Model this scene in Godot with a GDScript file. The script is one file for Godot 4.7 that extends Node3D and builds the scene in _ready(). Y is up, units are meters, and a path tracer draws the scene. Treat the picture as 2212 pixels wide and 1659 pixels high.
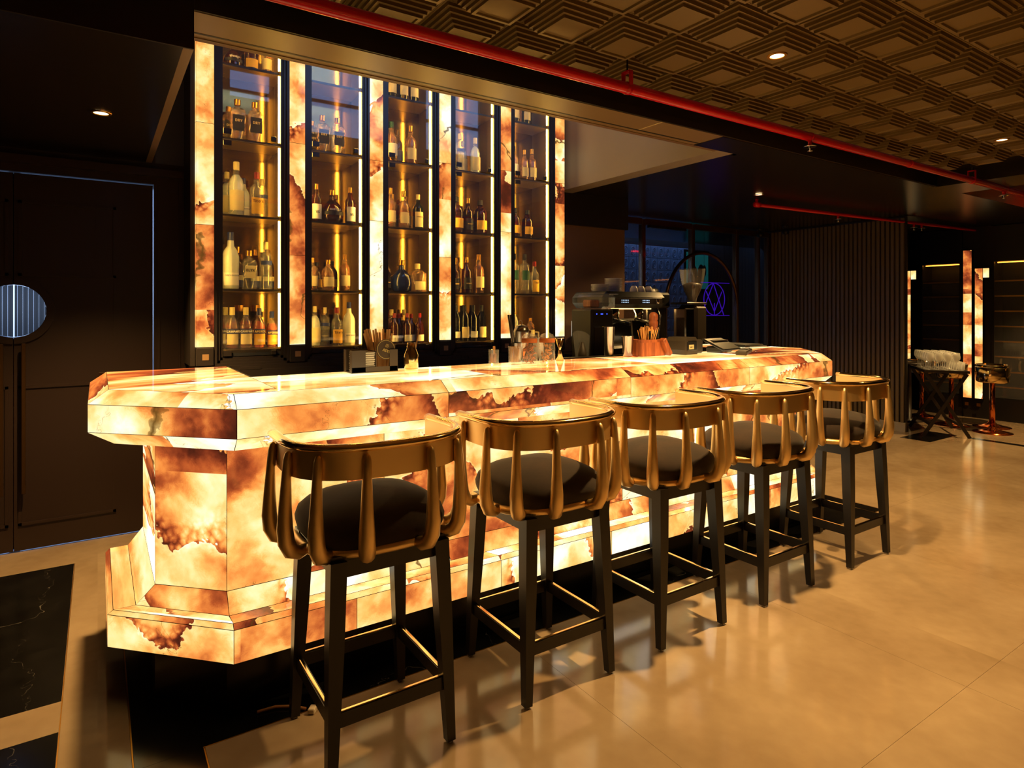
extends Node3D
# A dark cocktail bar with a backlit onyx counter, five brass-backed stools, a lit bottle wall and a pressed-metal ceiling.

const FOCAL := 1350.0
const EYE := Vector3(0, 1.40, 0)
const ONYX_GLOW := 1.18    # light given off by the backlit stone
const PANEL_LIGHT := 0.7    # extra light of the stone runs
const DOWNLIGHT := 7.0     # energy of one ceiling downlight
var M := {}            # materials by name
var used := {}         # names already taken at top level
var rng := RandomNumberGenerator.new()

func _ready():
	rng.seed = 7
	camera_and_light()
	materials()
	shell()
	floor_build()
	ceiling_build()
	doors_build()
	bar_build()
	back_bar()
	bottles_build()
	stools_build()
	counter_things()
	coffee_corner()
	rear_room()
	far_right()
	pipes_and_lamps()

# ---------------------------------------------------------------- camera, sky, exposure
func camera_and_light():
	var cam := Camera3D.new()
	cam.name = "camera"
	add_child(cam)
	cam.projection = Camera3D.PROJECTION_FRUSTUM
	cam.near = 0.05
	cam.far = 200.0
	cam.size = cam.near * 1659.0 / FOCAL
	cam.frustum_offset = Vector2(0, -161.5 / FOCAL * cam.near)
	cam.position = EYE
	cam.rotation = Vector3(0, -atan2(895.0, 1350.0), 0)
	cam.current = true
	var env := Environment.new()
	var sky := Sky.new()
	var sm := ProceduralSkyMaterial.new()
	sm.sky_top_color = Color(0.42, 0.56, 0.82)
	sm.sky_horizon_color = Color(0.62, 0.72, 0.88)
	sm.ground_horizon_color = Color(0.62, 0.72, 0.88)
	sm.ground_bottom_color = Color(0.34, 0.42, 0.56)
	sm.sky_energy_multiplier = 1.0
	sm.ground_energy_multiplier = 1.0
	sky.sky_material = sm
	env.background_mode = Environment.BG_SKY
	env.sky = sky
	env.background_energy_multiplier = 4.5
	env.tonemap_mode = Environment.TONE_MAPPER_LINEAR
	env.tonemap_exposure = 1.0
	env.sdfgi_enabled = true
	env.ssao_enabled = true
	env.ssil_enabled = true
	var we := WorldEnvironment.new()
	we.name = "world_environment"
	we.environment = env
	add_child(we)

# ---------------------------------------------------------------- nodes
func numbered(called: String) -> String:
	if not used.has(called):
		used[called] = 0
		return called
	used[called] += 1
	return "%s_%03d" % [called, used[called]]

func thing(called: String, label: String, category: String, at := Vector3.ZERO, turn := 0.0, group := "") -> Node3D:
	var o := Node3D.new()
	o.name = numbered(called)
	add_child(o)
	o.position = at
	o.rotation.y = turn
	tag(o, label, category, group)
	return o

func tag(o: Node, label: String, category := "", group := "", kind := ""):
	if label: o.set_meta("label", label)
	if category: o.set_meta("category", category)
	if group: o.set_meta("group", group)
	if kind: o.set_meta("kind", kind)

func obj(called: String, st, m: Material, parent: Node = null) -> MeshInstance3D:
	var o := MeshInstance3D.new()
	o.mesh = st if st is Mesh else done(st)
	o.material_override = m
	if parent == null:
		o.name = numbered(called)
		add_child(o)
	else:
		o.name = called
		parent.add_child(o, true)
	return o

func struct(called: String, st, m: Material, parent: Node = null) -> MeshInstance3D:
	var o := obj(called, st, m, parent)
	if parent == null: o.set_meta("kind", "structure")
	return o

func copy_of(root: Node3D, called: String, at: Vector3, turn: float, label: String, group := "") -> Node3D:
	var r: Node3D = root.duplicate()
	r.name = numbered(called)
	add_child(r)
	r.position = at
	r.rotation.y = turn
	r.set_meta("label", label)
	if group: r.set_meta("group", group)
	return r

# ---------------------------------------------------------------- shapes
func begin() -> SurfaceTool:
	var st := SurfaceTool.new()
	st.begin(Mesh.PRIMITIVE_TRIANGLES)
	return st

func done(st: SurfaceTool) -> Mesh:
	st.generate_normals()
	return st.commit()

func quad(st: SurfaceTool, a: Vector3, b: Vector3, c: Vector3, d: Vector3, uv := [], flat := true):
	# corners counter-clockwise as seen from outside
	st.set_smooth_group(-1 if flat else 0)
	var p := [a, c, b, a, d, c]
	var k := [0, 2, 1, 0, 3, 2]
	for i in 6:
		st.set_uv(uv[k[i]] if uv.size() else Vector2.ZERO)
		st.add_vertex(p[i])

func tri(st: SurfaceTool, a: Vector3, b: Vector3, c: Vector3, flat := true):
	st.set_smooth_group(-1 if flat else 0)
	for p in [a, c, b]:
		st.set_uv(Vector2(p.x, p.y))
		st.add_vertex(p)

func box(st: SurfaceTool, c: Vector3, s: Vector3, bs := Basis.IDENTITY):
	# a box with uv in metres
	var h := s * 0.5
	var P := func(x, y, z): return c + bs * Vector3(h.x * x, h.y * y, h.z * z)
	var o := Vector2(c.x + c.z, c.y + c.z)
	for f in [[[-1,-1,1],[1,-1,1],[1,1,1],[-1,1,1],s.x,s.y], [[1,-1,-1],[-1,-1,-1],[-1,1,-1],[1,1,-1],s.x,s.y], [[1,-1,1],[1,-1,-1],[1,1,-1],[1,1,1],s.z,s.y], [[-1,-1,-1],[-1,-1,1],[-1,1,1],[-1,1,-1],s.z,s.y], [[-1,1,1],[1,1,1],[1,1,-1],[-1,1,-1],s.x,s.z], [[-1,-1,-1],[1,-1,-1],[1,-1,1],[-1,-1,1],s.x,s.z]]:
		quad(st, P.call(f[0][0],f[0][1],f[0][2]), P.call(f[1][0],f[1][1],f[1][2]), P.call(f[2][0],f[2][1],f[2][2]), P.call(f[3][0],f[3][1],f[3][2]), [o, o + Vector2(f[4],0), o + Vector2(f[4],f[5]), o + Vector2(0,f[5])])

func bx(lo: Vector3, hi: Vector3) -> SurfaceTool:
	var st := begin()
	box(st, (lo + hi) * 0.5, hi - lo)
	return st

func rbox(st: SurfaceTool, c: Vector3, s: Vector3, r: float, bs := Basis.IDENTITY):
	# a box with chamfered edges
	var h := s * 0.5
	r = minf(r, minf(h.x, minf(h.y, h.z)) * 0.98)
	var g := [[], [], []]
	for ax in 3:
		var u := (ax + 1) % 3
		var v := (ax + 2) % 3
		for sg in [-1.0, 1.0]:
			var q := []
			for k in [[-1,-1],[1,-1],[1,1],[-1,1]]:
				var p := Vector3.ZERO
				p[ax] = h[ax] * sg
				p[u] = (h[u] - r) * k[0]
				p[v] = (h[v] - r) * k[1]
				q.append(c + bs * p)
			if sg < 0: q.reverse()
			quad(st, q[0], q[1], q[2], q[3], [Vector2(0,0), Vector2(s[u],0), Vector2(s[u],s[v]), Vector2(0,s[v])])
	for ax in 3:       # edges along ax
		var u := (ax + 1) % 3
		var v := (ax + 2) % 3
		for su in [-1.0, 1.0]:
			for sv in [-1.0, 1.0]:
				var q := []
				for k in [[-1, 0], [1, 0], [1, 1], [-1, 1]]:
					var p := Vector3.ZERO
					p[ax] = (h[ax] - r) * k[0]
					p[u] = (h[u] if k[1] == 0 else h[u] - r) * su
					p[v] = (h[v] - r if k[1] == 0 else h[v]) * sv
					q.append(c + bs * p)
				if su * sv > 0: q.reverse()
				q.reverse()
				quad(st, q[0], q[1], q[2], q[3])
	for sx in [-1.0, 1.0]:
		for sy in [-1.0, 1.0]:
			for sz in [-1.0, 1.0]:
				var a := c + bs * Vector3(h.x * sx, (h.y - r) * sy, (h.z - r) * sz)
				var b := c + bs * Vector3((h.x - r) * sx, h.y * sy, (h.z - r) * sz)
				var d := c + bs * Vector3((h.x - r) * sx, (h.y - r) * sy, h.z * sz)
				if sx * sy * sz > 0: tri(st, a, b, d)
				else: tri(st, a, d, b)

func lathe(st: SurfaceTool, profile: Array, seg := 20, at := Vector3.ZERO, bs := Basis.IDENTITY, sharp := false):
	# profile: Vector2(radius, height) from bottom to top
	for i in profile.size() - 1:
		var a: Vector2 = profile[i]
		var b: Vector2 = profile[i + 1]
		if a.is_equal_approx(b): continue
		for k in seg:
			var t0 := TAU * k / seg
			var t1 := TAU * (k + 1) / seg
			var p := func(r, y, t): return at + bs * Vector3(r * sin(t), y, r * cos(t))
			var u0 := float(k) / seg
			var u1 := float(k + 1) / seg
			var q := [p.call(a.x, a.y, t0), p.call(a.x, a.y, t1), p.call(b.x, b.y, t1), p.call(b.x, b.y, t0)]
			st.set_smooth_group((i + 1) if sharp else 0)
			var uv := [Vector2(u0, a.y), Vector2(u1, a.y), Vector2(u1, b.y), Vector2(u0, b.y)]
			if a.x > 1e-5:
				for n in [0, 2, 1]:
					st.set_uv(uv[n]); st.add_vertex(q[n])
			if b.x > 1e-5:
				for n in [0, 3, 2]:
					st.set_uv(uv[n]); st.add_vertex(q[n])

func tube(st: SurfaceTool, path: Array, rad, seg := 10, caps := true, flat_k := 1.0):
	# a swept round bar; rad: one radius or one per point; flat_k squashes it along its side axis
	var n := path.size()
	var rings := []
	var side := Vector3.ZERO
	for i in n:
		var t: Vector3 = ((path[mini(i + 1, n - 1)] as Vector3) - (path[maxi(i - 1, 0)] as Vector3)).normalized()
		if i == 0:
			side = t.cross(Vector3.UP)
			if side.length() < 0.05: side = t.cross(Vector3.FORWARD)
		side = (side - t * side.dot(t)).normalized()
		var up := side.cross(t).normalized()
		var r: float = rad[i] if rad is Array else rad
		var ring := []
		for k in seg:
			var a := TAU * k / seg
			ring.append((path[i] as Vector3) + side * cos(a) * r * flat_k + up * sin(a) * r)
		rings.append(ring)
	var len := 0.0
	for i in n - 1:
		var l2: float = len + (path[i] as Vector3).distance_to(path[i + 1])
		for k in seg:
			var k1 := (k + 1) % seg
			quad(st, rings[i][k1], rings[i][k], rings[i + 1][k], rings[i + 1][k1], [Vector2(float(k + 1) / seg, len), Vector2(float(k) / seg, len), Vector2(float(k) / seg, l2), Vector2(float(k + 1) / seg, l2)], false)
		len = l2
	if caps:
		for k in seg:
			var k1 := (k + 1) % seg
			tri(st, path[0], rings[0][k], rings[0][k1], false)
			tri(st, path[n - 1], rings[n - 1][k1], rings[n - 1][k], false)

func bar(st: SurfaceTool, a: Vector3, b: Vector3, w0: Vector2, w1: Vector2, up := Vector3.BACK):
	# a straight bar of rectangular section, tapering from w0 to w1
	var t := (b - a).normalized()
	var s := t.cross(up).normalized()
	var v := s.cross(t).normalized()
	var A := []
	var B := []
	for k in [[-1,-1],[1,-1],[1,1],[-1,1]]:
		A.append(a + s * w0.x * 0.5 * k[0] + v * w0.y * 0.5 * k[1])
		B.append(b + s * w1.x * 0.5 * k[0] + v * w1.y * 0.5 * k[1])
	var L := a.distance_to(b)
	for k in 4:
		var j := (k + 1) % 4
		quad(st, A[j], A[k], B[k], B[j], [Vector2(w0.x, 0), Vector2(0, 0), Vector2(0, L), Vector2(w0.x, L)])
	quad(st, A[0], A[1], A[2], A[3])
	quad(st, B[3], B[2], B[1], B[0])

func extrude(st: SurfaceTool, poly: PackedVector2Array, y0: float, y1: float):
	# a flat outline in (x, z), standing from y0 to y1
	var ccw := not Geometry2D.is_polygon_clockwise(poly)
	var n := poly.size()
	for i in n:
		var a := poly[i]
		var b := poly[(i + 1) % n]
		if ccw:
			var c := a
			a = b
			b = c
		quad(st, Vector3(a.x, y0, a.y), Vector3(b.x, y0, b.y), Vector3(b.x, y1, b.y), Vector3(a.x, y1, a.y), [Vector2(0, y0), Vector2(a.distance_to(b), y0), Vector2(a.distance_to(b), y1), Vector2(0, y1)])
	var ix := Geometry2D.triangulate_polygon(poly)
	st.set_smooth_group(-1)
	for k in range(0, ix.size(), 3):
		var q := [poly[ix[k]], poly[ix[k + 1]], poly[ix[k + 2]]]
		var up: bool = (q[1] - q[0]).cross(q[2] - q[0]) > 0.0
		for top in [true, false]:
			var order := [0, 1, 2] if up == top else [0, 2, 1]
			for j in order:
				st.set_uv(q[j])
				st.add_vertex(Vector3(q[j].x, y1 if top else y0, q[j].y))

func words(text: String, size: float, m: Material, parent: Node, at: Vector3, turn := 0.0, called := "lettering", tilt := 0.0) -> MeshInstance3D:
	var tm := TextMesh.new()
	var f := SystemFont.new()
	f.font_names = PackedStringArray(["Droid Sans"])
	f.font_weight = 700
	tm.font = f
	tm.text = text
	tm.font_size = 32
	tm.pixel_size = size / 24.0
	tm.depth = 0.0008
	tm.curve_step = 2.0
	var o := MeshInstance3D.new()
	o.mesh = tm
	o.material_override = m
	o.name = called
	parent.add_child(o, true)
	o.position = at
	o.rotation = Vector3(0, turn, tilt)
	return o

# ---------------------------------------------------------------- materials
func mat(called: String, c: Color, rough := 0.6, metal := 0.0, spec := 0.5) -> StandardMaterial3D:
	var m := StandardMaterial3D.new()
	m.resource_name = called
	m.albedo_color = c
	m.roughness = rough
	m.metallic = metal
	m.metallic_specular = spec
	M[called] = m
	return m

func glass(called: String, c: Color, rough := 0.03) -> StandardMaterial3D:
	var m := mat(called, c, rough)
	m.transparency = BaseMaterial3D.TRANSPARENCY_ALPHA
	return m

func glow(called: String, c: Color, energy: float) -> StandardMaterial3D:
	var m := mat(called, c, 0.5)
	m.emission_enabled = true
	m.emission = c
	m.emission_energy_multiplier = energy
	return m

func noise(sd: int, freq: float, oct := 4, warp := 0.0, kind := FastNoiseLite.TYPE_SIMPLEX_SMOOTH) -> FastNoiseLite:
	var n := FastNoiseLite.new()
	n.seed = sd
	n.noise_type = kind
	n.frequency = freq
	n.fractal_octaves = oct
	n.fractal_type = FastNoiseLite.FRACTAL_FBM if oct > 1 else FastNoiseLite.FRACTAL_NONE
	if warp > 0.0:
		n.domain_warp_enabled = true
		n.domain_warp_amplitude = warp
		n.domain_warp_frequency = freq * 1.1
		n.domain_warp_fractal_octaves = 3
	return n

func tex(w: int, h: int, bytes: PackedByteArray) -> ImageTexture:
	return ImageTexture.create_from_image(Image.create_from_data(w, h, false, Image.FORMAT_RGB8, bytes))

const ONYX := Vector2(2.4, 1.2)    # metres that one onyx picture covers
func onyx_texture(sd: int, dark: float) -> ImageTexture:
	# honey onyx: soft cream and honey clouds, lobed rust zones with one crisp rim, beads of rust along it, ragged olive bands and hair cracks
	var w := 1792
	var h := 896
	var big := noise(sd, 0.8, 3, 0.25)
	var mid := noise(sd + 1, 3.2, 3, 0.12)
	var rim := noise(sd + 2, 0.8, 2, 0.25)
	var lobe := noise(sd + 7, 7.5, 1, 0.05, FastNoiseLite.TYPE_CELLULAR)
	var fine := noise(sd + 3, 18.0, 4)
	var band := noise(sd + 4, 0.55, 2, 0.22)
	var hair := noise(sd + 8, 0.7, 2, 0.45)
	var nod := noise(sd + 5, 36.0, 1, 0.02, FastNoiseLite.TYPE_CELLULAR)
	var where := noise(sd + 6, 0.9, 2)
	var ramp := [Color(1.0, 1.0, 0.96), Color(1.0, 0.97, 0.80), Color(1.0, 0.88, 0.58), Color(0.98, 0.73, 0.38), Color(0.90, 0.53, 0.24), Color(0.68, 0.32, 0.15), Color(0.42, 0.17, 0.09), Color(0.28, 0.12, 0.07)]
	var olive := Color(0.34, 0.23, 0.08)
	var by := PackedByteArray()
	by.resize(w * h * 3)
	var at := 0
	for j in h:
		var y := ONYX.y * j / h
		for i in w:
			var x := ONYX.x * i / w
			var f := fine.get_noise_2d(x, y)
			var m := mid.get_noise_2d(x, y)
			var v := 2.0 + big.get_noise_2d(x, y) * 2.6 + m * 2.7 + f * 0.35 + dark
			var k := where.get_noise_2d(x, y)
			var d := rim.get_noise_2d(x, y) - 0.10 + (lobe.get_noise_2d(x, y) + 0.6) * 0.10 + f * 0.008
			if d > 0.0:
				v += 2.3 * exp(-d * 9.0) + 0.55
				if d < 0.16 and k > 0.0:
					v += smoothstep(0.0, 0.12, k) * (1.0 - d / 0.16) * (0.5 + nod.get_noise_2d(x, y)) * 4.2
			elif d > -0.05:
				v -= 0.9 * (1.0 + d / 0.05)
			v = clampf(v, 0.0, 6.999)
			var q := int(v)
			var col: Color = (ramp[q] as Color).lerp(ramp[q + 1], v - q)
			var c := absf(band.get_noise_2d(x, y) + f * 0.010)
			var wd := 0.012 * clampf(-k * 3.5, 0.0, 1.0)
			if c < wd: col = col.lerp(olive, 0.85 * (1.0 - 0.6 * c / wd))
			c = absf(hair.get_noise_2d(x, y) + f * 0.004)
			if c < 0.0022: col = col.lerp(olive, (1.0 - c / 0.0022) * 0.6)
			by[at] = int(col.r * 255.0)
			by[at + 1] = int(col.g * 255.0)
			by[at + 2] = int(col.b * 255.0)
			at += 3
	return tex(w, h, by)

func onyx_material(called: String, t: Texture2D, energy: float) -> StandardMaterial3D:
	# a polished translucent stone with lamps behind it: it gives off light in its own colours
	var m := mat(called, Color(0.55, 0.5, 0.45), 0.07)
	m.albedo_texture = t
	m.emission_enabled = true
	m.emission = Color.WHITE
	m.emission_operator = BaseMaterial3D.EMISSION_OP_MULTIPLY
	m.emission_texture = t
	m.emission_energy_multiplier = energy
	return m

func marble_texture() -> ImageTexture:
	var n := 1024
	var a := noise(31, 0.55, 2, 0.35)
	var b := noise(32, 0.8, 2, 0.3)
	var c := noise(33, 5.0, 4)
	var by := PackedByteArray()
	by.resize(n * n * 3)
	var at := 0
	for j in n:
		for i in n:
			var x := 1.6 * i / n
			var y := 1.6 * j / n
			var v := 0.055 + 0.03 * c.get_noise_2d(x, y)
			var k := absf(a.get_noise_2d(x, y))
			if k < 0.0016: v += (1.0 - k / 0.0016) * (0.30 + 0.3 * absf(c.get_noise_2d(y, x)))
			k = absf(b.get_noise_2d(y + 3.0, x))
			if k < 0.0014 and a.get_noise_2d(x, y) > 0.0: v += (1.0 - k / 0.0014) * 0.22
			v = clampf(v, 0.0, 1.0)
			by[at] = int(255 * v)
			by[at + 1] = int(245 * v)
			by[at + 2] = int(235 * v)
			at += 3
	return tex(n, n, by)

func stone_texture(lo: Color, hi: Color, freq: float, size: float, sd: int, n := 512, stretch := 1.0) -> ImageTexture:
	# soft clouded stone, plaster or (stretched) wood grain; size: metres that the picture covers
	var a := noise(sd, freq, 5, 0.12 / freq)
	var b := noise(sd + 1, freq * 9.0, 3)
	var by := PackedByteArray()
	by.resize(n * n * 3)
	var at := 0
	for j in n:
		for i in n:
			var x := size * i / n
			var y := size * j / n * stretch
			var v := clampf(0.5 + 0.75 * a.get_noise_2d(x, y) + 0.22 * b.get_noise_2d(x, y), 0.0, 1.0)
			var c := lo.lerp(hi, v)
			by[at] = int(c.r * 255)
			by[at + 1] = int(c.g * 255)
			by[at + 2] = int(c.b * 255)
			at += 3
	return tex(n, n, by)

func worldwise(m: StandardMaterial3D, size: float):
	m.uv1_triplanar = true
	m.uv1_world_triplanar = true
	m.uv1_scale = Vector3.ONE / size

func materials():
	onyx_material("onyx", onyx_texture(11, 0.0), ONYX_GLOW)
	onyx_material("onyx_rust", onyx_texture(57, 0.7), ONYX_GLOW)
	mat("joint", Color(0.20, 0.13, 0.07), 0.8)
	mat("black", Color(0.06, 0.055, 0.05), 0.45)
	mat("core", Color(0.05, 0.04, 0.035), 0.7)
	var m := mat("plinth", Color(0.10, 0.08, 0.07), 0.22)
	m = mat("floor_light", Color.WHITE, 0.15)
	m.albedo_texture = stone_texture(Color(0.56, 0.475, 0.375), Color(0.66, 0.58, 0.475), 1.3, 3.0, 41)
	m.roughness_texture = stone_texture(Color(0.75, 0.75, 0.75), Color(1, 1, 1), 2.0, 3.0, 45, 256)
	worldwise(m, 3.0)
	m = mat("floor_joint", Color(0.57, 0.49, 0.39), 0.6)
	m = mat("marble", Color.WHITE, 0.16)
	m.albedo_texture = marble_texture()
	worldwise(m, 1.6)
	mat("brass", Color(0.93, 0.80, 0.56), 0.42, 1.0)
	mat("brass_polished", Color(0.94, 0.81, 0.57), 0.13, 1.0)
	mat("brass_trim", Color(0.80, 0.58, 0.24), 0.35, 1.0)
	mat("brass_satin", Color(0.86, 0.68, 0.46), 0.55, 0.4)
	glow("work_light", Color(1.0, 0.78, 0.42), 5.0)
	mat("copper", Color(0.85, 0.48, 0.25), 0.15, 1.0)
	m = mat("wood_black", Color.WHITE, 0.36)
	m.albedo_texture = stone_texture(Color(0.065, 0.048, 0.038), Color(0.115, 0.085, 0.065), 22.0, 0.5, 61, 256, 0.08)
	worldwise(m, 0.5)
	m = mat("velvet", Color.WHITE, 0.95)
	m.albedo_texture = stone_texture(Color(0.09, 0.055, 0.035), Color(0.19, 0.125, 0.085), 6.0, 0.6, 65, 256)
	worldwise(m, 0.6)
	m.rim_enabled = true
	m.rim = 0.15
	m.rim_tint = 1.0
	mat("glide", Color(0.75, 0.72, 0.68), 0.4)
	mat("tin", Color(0.50, 0.41, 0.23), 0.42, 0.5)
	mat("pipe_red", Color(0.82, 0.06, 0.11), 0.22)
	mat("ceiling_black", Color(0.115, 0.09, 0.06), 0.26)
	m = mat("beam_paint", Color(0.52, 0.42, 0.28), 0.36)
	mat("void_paint", Color(0.58, 0.52, 0.46), 0.45)
	mat("void_blue", Color(0.30, 0.31, 0.36), 0.6)
	mat("door_paint", Color(0.17, 0.115, 0.095), 0.42)
	mat("wall_brown", Color(0.46, 0.33, 0.23), 0.5)
	mat("wall_dark", Color(0.10, 0.08, 0.065), 0.5)
	mat("cabinet_frame", Color(0.25, 0.22, 0.20), 0.32)
	mat("cabinet_side", Color(0.42, 0.33, 0.16), 0.35, 0.5)
	mat("bronze_mirror", Color(0.62, 0.50, 0.27), 0.10, 1.0)
	mat("shelf_edge", Color(0.09, 0.075, 0.06), 0.3)
	glass("pane", Color(1, 1, 1, 0.03), 0.02)
	glass("pane_dark", Color(0.05, 0.045, 0.04, 0.22), 0.03)
	glass("clear", Color(0.9, 0.92, 0.9, 0.09), 0.04)
	glass("frosted", Color(0.86, 0.88, 0.82, 0.72), 0.25)
	glow("led_warm", Color(1.0, 0.77, 0.34), 46.0)
	glow("lamp_disc", Color(1.0, 0.85, 0.62), 6.0)
	mat("steel", Color(0.72, 0.70, 0.68), 0.2, 1.0)
	mat("chrome", Color(0.85, 0.84, 0.83), 0.08, 1.0)
	mat("plastic_black", Color(0.045, 0.045, 0.045), 0.35)
	mat("plastic_grey", Color(0.20, 0.17, 0.13), 0.5)
	mat("china", Color(0.80, 0.78, 0.76), 0.3)
	mat("paper", Color(0.86, 0.80, 0.70), 0.8)
	mat("caddy", Color(0.36, 0.29, 0.22), 0.45)
	m = mat("wood_red", Color.WHITE, 0.5)
	m.albedo_texture = stone_texture(Color(0.42, 0.19, 0.09), Color(0.74, 0.42, 0.22), 26.0, 0.4, 71, 256, 0.07)
	worldwise(m, 0.4)
	mat("straw", Color(0.78, 0.55, 0.30), 0.7)
	mat("citrus", Color(0.66, 0.36, 0.14), 0.7)
	mat("bean", Color(0.16, 0.085, 0.04), 0.45)
	# bottles: glass and what is in them
	glass("gin_glass", Color(0.80, 0.62, 0.42, 0.30), 0.05)
	glass("amber", Color(0.55, 0.22, 0.04, 0.62), 0.08)
	glass("dark_amber", Color(0.24, 0.07, 0.02, 0.80), 0.06)
	glass("red_drink", Color(0.52, 0.05, 0.02, 0.72), 0.06)
	glass("orange_drink", Color(0.78, 0.22, 0.03, 0.66), 0.06)
	glass("green_glass", Color(0.03, 0.10, 0.03, 0.82), 0.06)
	glass("wine_glass_dark", Color(0.02, 0.03, 0.015, 0.92), 0.06)
	mat("blue_glaze", Color(0.06, 0.12, 0.30), 0.15)
	mat("label_cream", Color(0.80, 0.74, 0.55), 0.7)
	mat("label_white", Color(0.86, 0.85, 0.80), 0.7)
	mat("label_black", Color(0.05, 0.045, 0.04), 0.6)
	mat("label_blue", Color(0.10, 0.17, 0.42), 0.6)
	mat("label_green", Color(0.05, 0.30, 0.20), 0.6)
	mat("label_yellow", Color(0.85, 0.66, 0.20), 0.7)
	mat("cap_gold", Color(0.80, 0.60, 0.25), 0.3, 0.9)
	mat("cap_blue", Color(0.10, 0.15, 0.38), 0.4)
	mat("cap_red", Color(0.55, 0.07, 0.05), 0.4)
	mat("cap_cream", Color(0.85, 0.78, 0.50), 0.5)
	mat("ink", Color(0.04, 0.04, 0.05), 0.7)
	mat("ink_white", Color(0.92, 0.90, 0.84), 0.6)
	mat("ink_blue", Color(0.12, 0.16, 0.38), 0.6)
	mat("ink_gold", Color(0.85, 0.72, 0.42), 0.5)
	glow("button_light", Color(0.75, 0.88, 1.0), 1.3)
	glass("clear_bright", Color(0.95, 0.95, 0.93, 0.30), 0.05)
	glow("blue_light", Color(0.25, 0.35, 1.0), 1.5)
	glow("green_light", Color(0.25, 1.0, 0.2), 2.5)
	glow("neon_violet", Color(0.34, 0.10, 0.95), 0.55)
	glow("wine_led", Color(1.0, 0.62, 0.20), 6.0)
	glow("screen_teal", Color(0.12, 0.50, 0.50), 0.3)
	mat("blue_tile", Color(0.50, 0.56, 0.63), 0.35)
	mat("bronze_post", Color(0.34, 0.24, 0.14), 0.28, 0.7)
	mat("flute", Color(0.40, 0.335, 0.20), 0.5)
	mat("skirting", Color(0.62, 0.58, 0.50), 0.5)
	mat("tray_wood", Color(0.12, 0.075, 0.05), 0.45)

# ---------------------------------------------------------------- the room
const BEAM_Z := -2.48      # front face of the beam over the bar
const BEAM_B := -2.71      # its rear face
const BEAM_Y := 2.46
const TIN_Y := 2.61
const TILE := 0.316
const DOOR_Z := -4.55

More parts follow.
